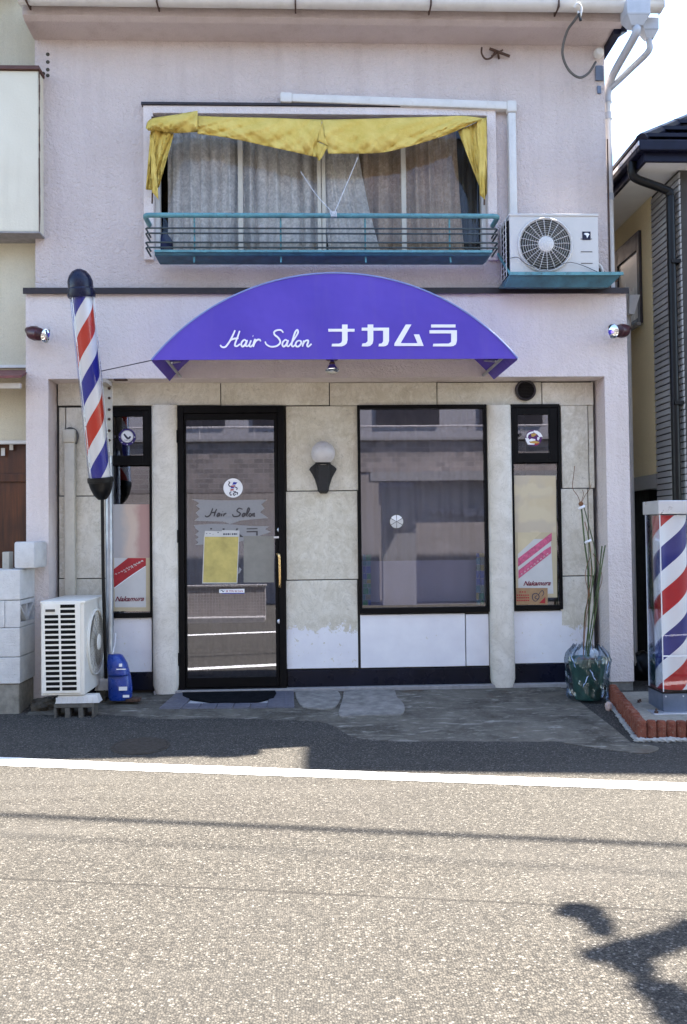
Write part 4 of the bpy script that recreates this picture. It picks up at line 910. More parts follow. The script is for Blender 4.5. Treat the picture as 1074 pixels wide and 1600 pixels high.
# ---------------------------------------------------------------- air conditioners (local axes: front towards -y)
def ac_unit(name, W, D, H, fc, fr, mat, label, nslot, loc, rotz, ncol=2):
    t = thing(name, loc, label, 'air conditioner', 'outdoor air conditioner units'); ORG[t.name] = Vector((0, 0, 0)); t.rotation_euler = (0, 0, rotz)
    cx, cz = fc; ang = sorted(set([2 * math.pi * k / 48 for k in range(48)] + [math.atan2(a - cz, b - cx) % (2 * math.pi) for a in (0, H) for b in (0, W)]))
    m = MB(); n = len(ang); inner = []; outer = []; back = []
    for a in ang:
        c_, s_ = math.cos(a), math.sin(a); inner.append((cx + fr * c_, 0, cz + fr * s_))
        k = min([((W - cx) / c_ if c_ > 1e-6 else 1e9), (-cx / c_ if c_ < -1e-6 else 1e9), ((H - cz) / s_ if s_ > 1e-6 else 1e9), (-cz / s_ if s_ < -1e-6 else 1e9)])
        outer.append((cx + k * c_, 0, cz + k * s_)); back.append((cx + fr * c_, 0.12, cz + fr * s_))
    m.add(inner + outer, [(i, i + n, (i + 1) % n + n, (i + 1) % n) for i in range(n)]); m.add(inner + back, [(i, (i + 1) % n, (i + 1) % n + n, i + n) for i in range(n)], 1)
    m.add([(0, 0, 0), (W, 0, 0), (W, D, 0), (0, D, 0), (0, 0, H), (W, 0, H), (W, D, H), (0, D, H)], [(0, 3, 2, 1), (1, 2, 6, 5), (2, 3, 7, 6), (3, 0, 4, 7)])
    build('body', m, [mat, M['fan']], t)
    build('lid', bx(-0.006, W + 0.006, -0.008, D + 0.006, H + 0.0005, H + 0.022), mat, t, bev=0.006, smooth=0.5)
    build('fan_recess', MB().lathe([(fr - 0.001, 0.0), (fr - 0.001, 0.004)], (cx, 0.119, cz), (0, -1, 0), 40), M['dark'], t)
    m = MB()
    for k in range(3):
        a0_ = k * 2.094
        def fn(u, v): a = a0_ + (v - 0.5) * 1.35; r = 0.05 + (fr - 0.07) * u; return (cx + r * math.cos(a), 0.06 + 0.05 * (v - 0.5), cz + r * math.sin(a))
        m.grid(fn, 5, 6)
    build('fan_blade', m, M['fan'], t, smooth=1, solid=0.004)
    build('fan_rim', MB().lathe([(fr + 0.012, 0.0), (fr + 0.012, 0.012), (fr + 0.002, 0.02), (fr - 0.006, 0.012), (fr - 0.006, 0.0), (fr + 0.012, 0.0)], (cx, 0.0005, cz), (0, -1, 0), 48), mat, t, smooth=0.7)
    m = MB(); nr = 8
    for k in range(nr):
        r = 0.075 + (fr - 0.085) * k / (nr - 1); yy = -0.012 - 0.018 * (1 - (r / fr) ** 2)
        pts = [(cx + r * math.cos(2 * math.pi * j / 36), yy, cz + r * math.sin(2 * math.pi * j / 36)) for j in range(37)]; m.tube(pts, 0.0021 if rotz == 0 else 0.0015, 4, False)
    for k in range(20):
        a = 2 * math.pi * k / 20 + 0.06
        m.tube([(cx + r * math.cos(a), -0.013 - 0.018 * (1 - (r / fr) ** 2), cz + r * math.sin(a)) for r in (0.06, fr * 0.5, fr * 0.8, fr)], 0.0026 if rotz == 0 else 0.0017, 4, False)
    build('fan_grille', m, mat if rotz == 0 else M['grille'], t, smooth=1)
    build('hub', MB().lathe([(0.066, 0), (0.066, 0.006), (0.058, 0.011), (0.0, 0.012)], (cx, -0.024, cz), (0, -1, 0), 32), mat, t, smooth=0.6)
    return t
# upper unit on its teal tray
yq = -0.44; uz = Z(866, 434, yq); ux0, ux1 = X(797, 380, yq), X(935, 380, yq); uh = Z(866, 334, yq) - uz
UA = ac_unit('outdoor_unit', ux1 - ux0, 0.26, uh - 0.022, ((X(852, 380, yq) - ux0), Z(852, 383, yq) - uz), (X(893, 383, yq) - X(811, 383, yq)) / 2, M['ac_grey'],
             'pale grey air conditioner on a teal tray beside the upper window', 0, (ux0, yq, uz), 0)
W_ = ux1 - ux0
bq = [P(a, b, yq) for a, b in ((910, 362), (923, 375))]
build('badge', bx(bq[0].x - ux0, bq[1].x - ux0, -0.004, -0.0005, bq[1].z - uz, bq[0].z - uz), M['cap_navy'], UA)
cx_, cz_ = ((bq[0].x + bq[1].x) / 2 - ux0, (bq[0].z + bq[1].z) / 2 - uz)
build('badge_emblem', MB().prism([(cx_ - 0.024, cz_ + 0.014), (cx_ - 0.01, cz_ + 0.022), (cx_ + 0.012, cz_ + 0.022), (cx_ + 0.024, cz_ + 0.012), (cx_ + 0.004, cz_ - 0.022), (cx_ - 0.002, cz_ + 0.002)], -0.006, -0.0045), M['white'], UA)
for z_ in (0.30, 0.20, 0.11): build('panel_groove', bx(W_ * 0.80, W_ * 0.93, -0.0025, -0.0003, uh * z_ * 2, uh * z_ * 2 + 0.006), M['fan'], UA)
m = MB()
for k in range(9): m.tube([(-0.022, 0.03, 0.03 + k * 0.05), (-0.022, 0.22, 0.03 + k * 0.05)], 0.004, 5)
for y_ in (0.03, 0.12, 0.21): m.tube([(-0.026, y_, 0.02), (-0.026, y_, uh - 0.04)], 0.004, 5)
build('side_guard', m, M['white_plastic'], UA, smooth=1)
build('side_coil', bx(-0.012, -0.001, 0.02, 0.24, 0.02, uh - 0.05), M['dark'], UA)
TR = thing('unit_tray', (ux0 + 0.4, yU, uz), 'weathered teal metal tray carrying the upper air conditioner', 'tray')
ta, tb_ = X(797, 430, -0.5), X(973, 430, -0.5); tz0, tz1 = Z(880, 446, -0.5), Z(880, 428, -0.5)
m = MB(); m.hexa([(ta - 0.04, -0.44, tz0), (tb_ - 0.10, -0.44, tz0), (tb_ - 0.10, yU - 0.002, tz0 + 0.06), (ta - 0.04, yU - 0.002, tz0 + 0.06)], [(ta, -0.50, tz1), (tb_, -0.50, tz1), (tb_, yU - 0.002, uz - 0.004), (ta, yU - 0.002, uz - 0.004)])
build('pan', m, M['teal_dark'], TR, bev=0.004)
build('rim', bx(ta - 0.004, tb_ + 0.004, -0.512, -0.5005, tz1 - 0.012, tz1 + 0.014), M['teal'], TR)
build('stay', MB().tube([(ta - 0.03, -0.20, uz + 0.28), (ta + 0.02, -0.48, uz + 0.0)], 0.012, 6), M['teal'], TR)
build('drain_hose', MB().tube(smooth_path([(ux1 + 0.012, -0.3, uz + 0.16), (ux1 + 0.06, -0.31, uz + 0.14), (ux1 + 0.09, -0.3, uz + 0.05), (ux1 + 0.09, -0.28, uz)], 5), 0.012, 8), M['white_plastic'], TR, smooth=1)
build('prop_bar', MB().tube([(ux1 + 0.04, -0.20, uz + 0.17), (tb_ - 0.02, -0.42, uz - 0.02)], 0.014, 6), M['rust'], TR)
build('front_cord', MB().tube(smooth_path([(ux0 + 0.0, yq - 0.01, uz + uh * 0.30), (ux0 + 0.06, yq - 0.025, uz + uh * 0.30), (ux0 + 0.13, yq - 0.04, uz + 0.10), (ux0 + 0.30, yq - 0.04, uz + 0.05), (ux0 + 0.5, yq - 0.03, uz + 0.12), (ux1, yq - 0.01, uz + 0.04)], 5), 0.003, 5), M['grey_cable'], TR, smooth=1)

# lower unit, end face towards the street
yn = -0.74
lx0, lx1 = X(64.5, 1010, yn), X(132, 1010, yn); lz0 = Z(98, 1086, yn); lh = Z(98, 939, yn) - lz0
WL, DL = 0.66, lx1 - lx0
LA = ac_unit('outdoor_unit', WL, DL, lh - 0.022, (WL * 0.52, (lh - 0.022) * 0.52), 0.255, M['ivory'], 'ivory air conditioner standing on blocks beside the whitewashed wall', 14, (lx1, yn, lz0), R(90))
# slots on the end: local -x end, local y runs from the fan face (0) to the back (D)
k_ = (lh) / 147.0
def sl_box(px0, py0, px1, py1, d0, d1):         # picture rectangle on the end face -> local box
    ya, yb_ = (132 - px0) / 68.0 * DL, (132 - px1) / 68.0 * DL; za, zb_ = (1086 - py0) * k_, (1086 - py1) * k_
    return MB().box(d0, d1, min(ya, yb_), max(ya, yb_), min(za, zb_), max(za, zb_))
build('end_panel', sl_box(66, 942, 126.5, 1083, -0.012, -0.0005), M['ivory'], LA, bev=0.004)
for col, (x0, x1) in enumerate(((70, 91.5), (95, 118))):
    for r_ in range(17):
        if col == 0 and r_ < 2: continue
        y_ = 944.5 + r_ * 8.05
        sx = r_ * 0.16
        build('vent_slot', sl_box(x0 + sx, y_, x1 + sx, y_ + 5.2, -0.0135, -0.0122), M['dark'], LA, bev=0.0)
q = sl_box(71, 946, 88, 957, -0.016, -0.0122); build('handle_recess', q, M['ivory'], LA, bev=0.002)
build('handle_slit', sl_box(72, 951.5, 87, 955.5, -0.019, -0.0165), M['fan'], LA)
# feet, blocks, stones under it
m = MB()
def foot(name, px0, px1, py0, py1, y0, y1, label):
    a, b, c, d = rect(px0, py0, px1, py1, y0); m = MB(); s_ = 0.02
    m.hexa([(a, y0, c), (b, y0, c), (b, y1, c), (a, y1, c)], [(a + s_, y0 + s_, d), (b - s_, y0 + s_, d), (b - s_, y1 - s_, d), (a + s_, y1 - s_, d)])
    for k in range(9): u = k / 8; xx = a + s_ * 0.6 + (b - a - 1.2 * s_) * u; m.box(xx - 0.004, xx + 0.004, y0 - 0.003, y0 + 0.004, c + 0.004, d - 0.012)
    tag(build(name, m, M['white_plastic'], bev=0.002), label, 'support block', 'air conditioner feet'); return c
zf1 = foot('plastic_foot', 86, 155, 1087, 1099, yn - 0.0, yn + 0.12, 'white plastic foot at the street end of the lower air conditioner')
zf2 = foot('plastic_foot', 148, 172, 1062, 1079, -0.28, -0.16, 'white plastic foot at the wall end of the lower air conditioner')
a, b, c, d = rect(84, 1100, 147, 1115, yn); m = MB()
gk = gz(yn) - 0.01
m.box(a, b, yn + 0.003, yn + 0.14, d - 0.03, zf1 - 0.002)
for k in range(4): xx = a + (b - a) * k / 3.0; m.box(max(a, xx - 0.018), min(b, xx + 0.018), yn + 0.003, yn + 0.14, gk, d - 0.0305)
tag(build('hollow_block', m, plain('dark_cement_block', (0.10, 0.09, 0.075), 0.95, var=0.35, scale=20, bump=0.9, bscale=110), bev=0.004), 'hollow cement block under the street end of the lower air conditioner', 'concrete block')
def rockm(c, r, seed, sq=(1, 1, 1)):
    m = MB(); bm = bmesh.new(); bmesh.ops.create_icosphere(bm, subdivisions=3, radius=1)
    for v in bm.verts:
        n_ = v.co.normalized(); k = 1 + 0.22 * wob(n_.x * 1.3 + n_.z, seed) + 0.18 * wob(n_.y * 1.7 + n_.x * 0.6, seed + 3) + 0.10 * wob(n_.z * 3 + n_.y, seed + 5); p = n_ * r * k
        m.v.append(Vector((c[0] + p.x * sq[0], c[1] + p.y * sq[1], c[2] + p.z * sq[2])))
    m.f = [[v.index for v in f.verts] for f in bm.faces]; m.mi = [0] * len(m.f); bm.free(); return m
p = G(64, 1114); tag(build('stone', rockm((p.x, p.y + 0.1, p.z + 0.04), 0.1, 1.0, (1.1, 0.7, 0.62)), M['rock']), 'dark rough stone between whitewashed wall and air conditioner', 'stone')
p = P(162, 1090, -0.22); tag(build('stone', rockm((p.x, -0.22, 0.05), 0.07, 4.0, (0.9, 0.9, 1.1)), M['rock']), 'dark stone propping the wall end of the lower air conditioner', 'stone')

# beige line cover beside it and the blue bag
a, b, c, d = rect(101, 690, 118, 930, -0.05)
LC = thing('line_cover', ((a + b) / 2, 0, 0.3), 'beige pipe cover rising behind the lower air conditioner', 'pipe')
build('cover', bx(a, b, -0.07, -0.001, 0.35, d), M['beige_pipe'], LC, bev=0.014, smooth=0.6)
q = rect(99, 671, 119, 692, -0.05); build('cap', bx(q[0], q[1], -0.085, -0.002, q[2], q[3]), M['beige_pipe'], LC, bev=0.016, smooth=0.6)
build('lead', MB().tube(smooth_path([P(102, 674, -0.03), P(108, 669, -0.03), P(118, 672, -0.03), P(122, 682, -0.03), P(119, 694, -0.03)], 5), 0.009, 8), M['grey_cable'], LC, smooth=1)

# galvanised post with slotted bracket
yP = -0.14
gp = X(171.5, 900, yP)
PO = thing('support_post', (gp, yP, 0), 'galvanised pipe post with a drilled bracket behind the striped pole', 'post')
build('pipe', MB().tube([(gp, yP, 0.0), (gp, yP, Z(172, 700, yP))], 0.032, 14), M['steel'], PO, smooth=1)
build('pipe_collar', MB().tube([(gp, yP, Z(172, 978, yP)), (gp, yP, Z(172, 972, yP))], 0.036, 14), M['steel'], PO, smooth=1)
a, b, c, d = rect(163, 594, 177, 712, yP - 0.02)
pl_ = build('drilled_plate', MB().box(a, b, yP - 0.042, yP - 0.036, c, d).box(a, a + 0.006, yP - 0.036, yP + 0.02, c, d), M['beige_pipe'], PO, bev=0.001)
for py in (607, 622, 640, 655, 673, 688): build('bolt', MB().lathe([(0.012, 0), (0.012, 0.008), (0.006, 0.014), (0.0, 0.014)], (X(171, py, yP - 0.042), yP - 0.042, Z(171, py, yP - 0.042)), (0, -1, 0), 8), M['rust'], pl_)
build('bracket_arm', MB().box(a + 0.01, b + 0.0, yF - 0.18, yP - 0.043, Z(170, 606, yP), Z(170, 600, yP)), M['beige_pipe'], PO)
build('rusty_plate', bx(X(178, 595, yF), X(198, 595, yF), yF - 0.006, yF + 0.05, zb - 0.012, zb - 0.001), M['rust'], PO)

# tilted barber pole
top = P(124, 425, -0.62); bot = P(157.5, 752, -0.36)
axis = (top - bot); L_ = axis.length; axis.normalize()
BP = thing('barber_pole', bot, 'tilted glass barber pole with red and blue stripes at the left front', 'barber pole', 'barber poles'); ORG[BP.name] = Vector((0, 0, 0))
BP.rotation_euler = axis.to_track_quat('Z', 'X').to_euler()
ro = 0.094
build('striped_drum', MB().lathe([(0.0, 0.02), (ro * 0.86, 0.02), (ro * 0.86, L_ - 0.2), (0.0, L_ - 0.2)], (0, 0, 0), (0, 0, 1), 40), M['stripe_pole'], BP, smooth=0.8)
m = MB(); m.lathe([(ro, 0.0), (ro, L_ - 0.18)], (0, 0, 0), (0, 0, 1), 40); m.f = m.f[:-2]; m.mi = m.mi[:-2]
build('glass_tube', m, M['glass_clear'], BP, smooth=1)
zt_ = L_ - 0.2
build('top_cap', MB().lathe([(ro + 0.012, zt_), (ro + 0.016, zt_ + 0.02), (ro + 0.012, zt_ + 0.065), (ro + 0.004, zt_ + 0.075), (ro + 0.004, zt_ + 0.13), (ro * 0.88, zt_ + 0.17), (ro * 0.6, zt_ + 0.205), (ro * 0.25, zt_ + 0.222), (0.0, zt_ + 0.225)], (0, 0, 0), (0, 0, 1), 40), M['cap_navy'], BP, smooth=0.5)
build('bottom_cup', MB().lathe([(0.0, -0.155), (0.035, -0.15), (0.068, -0.11), (ro - 0.004, -0.05), (ro + 0.004, -0.01), (ro + 0.010, -0.008), (ro + 0.010, 0.03), (ro + 0.002, 0.034)], (0, 0, 0), (0, 0, 1), 40), M['cap_black'], BP, smooth=0.5)
m = MB()
for an in (2.9, 5.0, 1.0): m.tube([((ro + 0.002) * math.cos(an), (ro + 0.002) * math.sin(an), 0.0), ((ro + 0.002) * math.cos(an), (ro + 0.002) * math.sin(an), zt_ + 0.02)], 0.003, 5)
build('seam', m, M['alu'], BP)
bq = P(160, 780, -0.36)
tag(build('pole_stand', MB().tube([bq, P(161.5, 900, -0.34) , (X(162, 1060, -0.3), -0.20, 0.0)], 0.014, 10), M['cap_black'], smooth=1), 'thin black stand below the tilted barber pole', 'stand')
tag(build('guy_wire', MB().tube([P(158, 580, -0.5), al + Vector((0, 0.0, 0))], 0.004, 6), M['cable']), 'taut wire from the striped pole to the awning corner', 'wire')

# blue water-weight bag at the foot of the post
BG = thing('blue_bag', (X(190, 1090, -0.32), -0.32, 0), 'blue vinyl weight bag with white print leaning on the galvanised post', 'bag')
def bagpart(rows, y0, th):
    m = MB(); K = 12
    rr = []
    for (pl, pr, py, d_) in rows:
        a, b = P(pl, py, y0), P(pr, py, y0); ring = []
        for k in range(K):
            t = 2 * math.pi * k / K; cx = (a.x + b.x) / 2; w_ = (b.x - a.x) / 2; ct, st = math.cos(t), math.sin(t)
            ring.append(Vector((cx + w_ * math.copysign(abs(ct) ** 0.7, ct), y0 + th * d_ * math.copysign(abs(st) ** 0.8, st), (a.z + b.z) / 2)))
        rr.append(ring)
    n = len(rr); m.v = [v for r in rr for v in r]; m.f = [(i * K + k, i * K + (k + 1) % K, (i + 1) * K + (k + 1) % K, (i + 1) * K + k) for i in range(n - 1) for k in range(K)] + [list(range(K - 1, -1, -1)), list(range((n - 1) * K, n * K))]; m.mi = [0] * len(m.f); return m
build('lower_pouch', bagpart([(172, 204, 1093, 0.9), (170, 207, 1088, 1.0), (169, 207, 1072, 1.05), (169, 205, 1056, 0.95), (170, 202, 1049, 0.7)], -0.34, 0.07), M['blue_bag'], BG, smooth=1.2)
build('upper_flap', bagpart([(170, 204, 1053, 1.1), (169, 203, 1050, 1.15), (168, 199, 1036, 1.0), (169, 192, 1024, 0.7), (170, 188, 1022, 0.4)], -0.36, 0.075), M['blue_bag'], BG, smooth=1.2)
q = rect(186, 1037, 191, 1042, -0.45); build('print', bx(q[0], q[1], -0.446, -0.444, q[2], q[3]), M['white'], BG)
q = rect(182, 1045, 197, 1046.5, -0.45); build('print', bx(q[0], q[1], -0.449, -0.447, q[2], q[3]), M['white'], BG)
q = rect(186, 1073, 199, 1079, -0.42); build('print', bx(q[0], q[1], -0.421, -0.4195, q[2], q[3]), M['white'], BG)
q = rect(192, 1086, 202, 1090, -0.42); build('print', bx(q[0], q[1], -0.416, -0.4145, q[2], q[3]), M['white'], BG)
build('strap', MB().tube(smooth_path([P(176, 1022, -0.36), P(180, 1005, -0.3), P(181, 990, -0.2)], 4), 0.006, 6), M['wire_white'], BG, smooth=1)
p = P(212, 1086, -0.3); tag(build('brick_scrap', bx(p.x - 0.06, p.x + 0.05, -0.40, -0.30, 0.005, 0.03), M['rust'], bev=0.004), 'flat reddish scrap of brick behind the blue bag', 'brick')

# ---------------------------------------------------------------- entrance tiles and mat
T0, T1, T2, T3 = G(283, 1079), G(459, 1079), G(460, 1108), G(248, 1110)
ET = thing('entrance_tiling', ((T0.x + T1.x) / 2, T0.y, 0), 'slate grey tile border set in the ground before the door', 'tiling')
def bil(u, v): q = T0.lerp(T1, u).lerp(T3.lerp(T2, u), v); return q
def tilemb(u0, u1, v0, v1, h=0.012, g=0.004):
    c = [bil(u0, v0), bil(u1, v0), bil(u1, v1), bil(u0, v1)]; ce = sum(c, Vector()) / 4
    c = [q + (ce - q).normalized() * g for q in c]
    return MB().hexa([(q.x, q.y, gz(q.y) - 0.005) for q in reversed(c)], [(q.x, q.y, gz(q.y) + 0.007 + h) for q in reversed(c)])
for k in range(4): build('tile', tilemb(0, 0.17, k / 4, (k + 1) / 4), M['tile_grey'], ET, bev=0.002)
for k in range(5):
    u0, u1 = 0.17 + 0.63 * k / 5, 0.17 + 0.63 * (k + 1) / 5
    build('tile', tilemb(u0, u1, 0.78, 1.0), M['tile_grey'], ET, bev=0.002); build('tile', tilemb(u0, u1, 0.0, 0.14), M['tile_grey'], ET, bev=0.002)
build('tile', tilemb(0.80, 0.925, 0, 1), M['tile_grey'], ET, bev=0.002)
for k in range(4): build('tile', tilemb(0.925 + k * 0.019, 0.925 + (k + 1) * 0.019, 0, 1, 0.012, 0.003), M['tile_grey'], ET, bev=0.001)
build('infill', tilemb(0.172, 0.798, 0.145, 0.775, 0.002), M['mat_base'], ET)
ma = [(285, 1085), (295, 1083), (360, 1083), (430, 1083), (432, 1087), (428, 1094), (405, 1100), (370, 1102.5), (330, 1101), (300, 1097), (286, 1091)]
pts = [G(*q) for q in ma]; m = MB(); n = len(pts)
m.add([(p.x, p.y, gz(p.y) + 0.012) for p in pts] + [(p.x, p.y, gz(p.y) + 0.024) for p in pts], [list(range(n - 1, -1, -1)), list(range(n, 2 * n))] + [(i, (i + 1) % n, (i + 1) % n + n, i + n) for i in range(n)])
tag(build('door_mat', m, M['mat']), 'black rounded door mat lying inside the grey tile border', 'mat')
# manhole
p = G(220, 1166); ra_ = abs(G(265, 1166).x - p.x)
MH = thing('manhole_cover', (p.x, p.y, p.z), 'round rusty manhole cover in the shaded asphalt', 'manhole')
def tiltz(m): m.v = [Vector((v.x, v.y, v.z + gz(v.y))) for v in m.v]; return m
build('cover', tiltz(MB().lathe([(ra_ * 0.9, -0.02), (ra_ * 0.9, 0.006), (0, 0.007)], (p.x, p.y, 0), (0, 0, 1), 40)), M['manhole'], MH)
build('ring', tiltz(MB().lathe([(ra_, -0.02), (ra_, 0.005), (ra_ * 0.92, 0.005), (ra_ * 0.92, -0.02), (ra_, -0.02)], (p.x, p.y, 0), (0, 0, 1), 40)), M['manhole'], MH)

# ---------------------------------------------------------------- notices, posters, stickers on the glass
yg = -0.004
ST = thing('door_film_sign', P(365, 860, yg), 'pair of torn-edged frosted ribbons lettered Hair Salon on the door glass', 'sign')
rg = (260, 620); rs = 4.88
def zpoly(pts, y0, y1, reg=rg, s=rs): return MB().prism(zp(reg, s, pts, (y0 + y1) / 2), y0, y1)
build('ribbon', zpoly([(195, 780), (300, 786), (450, 790), (600, 786), (770, 785), (725, 820), (750, 850), (715, 880), (780, 925), (640, 935), (560, 945), (490, 970), (430, 952), (215, 945), (250, 915), (225, 885), (258, 855), (228, 830), (252, 810)], -0.003, -0.001), M['frost'], ST)
build('ribbon', zpoly([(212, 978), (350, 968), (490, 972), (640, 985), (785, 988), (755, 1010), (797, 1030), (735, 1052), (560, 1105), (400, 1120), (222, 1130), (245, 1110), (225, 1090), (248, 1070), (222, 1050), (250, 1025), (225, 1005)], -0.003, -0.001), M['frost'], ST)
sc2 = [[[(295, 905), (310, 915), (335, 900), (355, 850)], [(385, 855), (372, 885), (365, 912)], [(340, 885), (380, 880)]], [[(410, 890), (398, 888), (388, 905), (395, 912), (410, 890), (407, 912)]], [[(425, 890), (420, 912)], [(430, 874), (432, 876)]], [[(443, 888), (436, 912)], [(440, 898), (458, 887)]],
       [[(505, 895), (515, 912), (550, 910), (565, 890), (540, 870), (555, 850), (582, 858)]], [[(600, 890), (588, 890), (580, 908), (590, 912), (602, 888), (600, 912)]], [[(612, 905), (635, 860), (625, 850), (612, 900), (622, 912)]], [[(640, 888), (630, 903), (640, 912), (650, 898), (640, 888)]], [[(660, 888), (654, 912)], [(657, 900), (672, 888), (668, 910), (678, 908)]]]
for i, g_ in enumerate(sc2):
    m = MB()
    for s_ in g_: ribbon(m, zp(rg, rs, s_, -0.004), 0.0062, -0.0048 - i * 0.0001, -0.0032)
    build('letter', m, M['frost_dark'], ST)
for pts in ([(613, 1003), (696, 1001), (696, 1009), (613, 1011)], [(613, 1024), (698, 1022), (698, 1058), (686, 1058), (686, 1033), (613, 1034)], [(535, 1003), (550, 1003), (540, 1022), (528, 1022)], [(430, 1003), (445, 1003), (445, 1016), (430, 1016)], [(335, 1001), (350, 1001), (350, 1012), (335, 1012)], [(560, 1045), (590, 1070), (562, 1070)]):
    build('letter', zpoly(pts, -0.0045, -0.0032), M['frost_dark'], ST)
build('torn_scrap', zpoly([(556, 1300), (575, 1315), (560, 1345), (545, 1350)], -0.003, -0.001), M['frost'], ST)
# round sticker with a small barber device
def disc(px, py, rpx, y0, th, mat, parent, name='disc', seg=32):
    c = P(px, py, y0); r = rpx / F * (y0 - CAM.y)
    return build(name, MB().lathe([(r, 0), (r, th), (0, th)], (c.x, y0, c.z), (0, -1, 0), seg), mat, parent)
RS = thing('round_sticker', P(365, 762, -0.004), 'round white sticker with a tiny striped pole above the door ribbons', 'sticker')
disc(364.5, 762.5, 15, -0.001, 0.002, M['white'], RS)
reg5, s5 = (310, 740), 8.0
for pts, mt in (([(440, 105), (490, 110), (470, 135), (425, 140)], 'ink_blue'), ([(415, 150), (465, 145), (460, 160), (410, 166)], 'red'), ([(408, 168), (450, 166), (445, 184), (405, 186)], 'ink_blue'), ([(405, 195), (445, 192), (440, 210), (400, 214)], 'red')):
    build('printed_band', zpoly(pts, -0.005, -0.0032, reg5, s5), M[mt], RS)
m = MB()
for st in ([(378, 100), (395, 112), (380, 135), (395, 160), (415, 155)], [(455, 165), (485, 180), (480, 205)], [(415, 225), (395, 240), (405, 270), (420, 262)], [(435, 220), (470, 228), (440, 250), (450, 272), (470, 255)], [(470, 235), (492, 240), (485, 265)]): ribbon(m, zp(reg5, s5, st, -0.004), 0.0042, -0.0052, -0.0032)
build('scroll_line', m, M['ink'], RS)
# yellow notice, grey notice, credit sticker on the door
YN = thing('yellow_notice', P(346, 912, -0.004), 'faded yellow paper notice with a white header taped to the door', 'notice')
build('sheet', zpoly([(72, 790), (512, 790), (488, 1370), (50, 1368)], -0.006, -0.004, reg5, s5), M['yellow_paper'], YN)
build('header', zpoly([(85, 716), (290, 722), (305, 706), (515, 712), (512, 789), (75, 789)], -0.006, -0.004, reg5, s5), M['paper'], YN)
put_text('- - . ・', 322, 342, 835.5, -0.0065, M['ink'], YN, 0, 0.0005)
put_text('■●■◐●■◐', 349, 372, 836, -0.0065, M['ink'], YN, 0, 0.0005)
for q in ([(72, 785), (80, 785), (60, 1368), (50, 1368)], [(504, 785), (512, 785), (490, 1370), (480, 1370)], [(50, 1362), (490, 1362), (490, 1372), (50, 1372)]): build('tape_edge', zpoly(q, -0.0075, -0.0062, reg5, s5), M['paper'], YN)
tag(build('grey_notice', zpoly([(568, 780), (950, 780), (950, 1360), (568, 1362)], -0.005, -0.003, reg5, s5), M['grey_paper']), 'plain grey notice on the door glass beside the handle', 'notice')
CS = thing('strip_sticker', P(362, 923, -0.004), 'small purple-edged strip sticker below the yellow notice', 'sticker')
build('backing', zpoly([(262, 1447), (578, 1440), (578, 1490), (262, 1492)], -0.003, -0.001, reg5, s5), M['white'], CS)
build('printed_border', zpoly([(335, 1490), (578, 1489), (578, 1500), (280, 1500)], -0.003, -0.001, reg5, s5), M['ink_blue'], CS)
put_text('SE YOU & Core', 353, 380, 925, -0.0036, M['red'], CS, 0, 0.0005, 0.02)
build('printed_squiggle', (lambda m: (ribbon(m, zp(reg5, s5, [(275, 1468), (300, 1460), (310, 1478), (328, 1460)], -0.004), 0.003, -0.0045, -0.0032), m)[1])(MB()), M['ink'], CS)
# left sash sticker: navy ring round a white disc with a curved stroke
LS = thing('ring_sticker', P(199, 682, -0.004), 'navy ring sticker with a white centre and curved stroke on the left sash', 'sticker')
disc(199, 683, 13.2, -0.001, 0.002, plain('navy_purple_print', (0.02, 0.008, 0.12), 0.5), LS); disc(199, 682, 9.6, -0.0031, 0.001, M['paper'], LS); disc(199, 682, 8.4, -0.0042, 0.001, M['white'], LS)
m = MB(); ribbon(m, zp((165, 640), 13.42, [(390, 510), (425, 560), (465, 600), (500, 595), (525, 560)], -0.006), 0.009, -0.0066, -0.0053); build('stroke', m, M['ink'], LS)
put_text('TABEC AY', 194.2, 204.8, 688.5, -0.0062, M['ink'], LS, 0, 0.0004, 0.02)
for a_ in range(5):
    t = math.pi * (1.0 + a_ / 4); disc(199 + 11.6 * math.cos(t), 683 - 11.6 * math.sin(t), 0.8, -0.0033, 0.0008, M['white'], LS, 'star', 6)
# right sash emblem
RE = thing('emblem_sticker', P(834, 684, -0.004), 'round purple and gold emblem sticker on the right sash', 'sticker')
r7, s7 = (795, 640), 13.42
disc(834, 684.5, 13, -0.001, 0.002, M['purple_print'], RE)
m = MB(); ribbon(m, zp(r7, s7, [(390, 590), (400, 530), (450, 490), (520, 470)], -0.005), 0.008, -0.0045, -0.0032); build('ring_arc', m, M['white'], RE)
for pts, mt in (([(530, 435), (600, 445), (670, 490), (715, 570), (640, 575), (600, 520), (520, 470)], 'white'), ([(345, 595), (420, 600), (440, 690), (545, 710), (540, 735), (405, 735), (370, 670)], 'white'), ([(470, 510), (560, 495), (590, 525), (520, 570), (480, 565)], 'gold'), ([(410, 640), (480, 605), (560, 620), (560, 650), (450, 670)], 'white'), ([(600, 580), (640, 575), (655, 600), (620, 650), (600, 630)], 'white'), ([(440, 670), (560, 655), (645, 680), (640, 705), (520, 712), (450, 700)], 'gold'), ([(540, 705), (640, 708), (620, 735), (560, 745)], 'red')):
    build('printed_shape', zpoly(pts, -0.0045 - 0.0003 * h1(pts[0][0]), -0.0032, r7, s7), M[mt], RE)
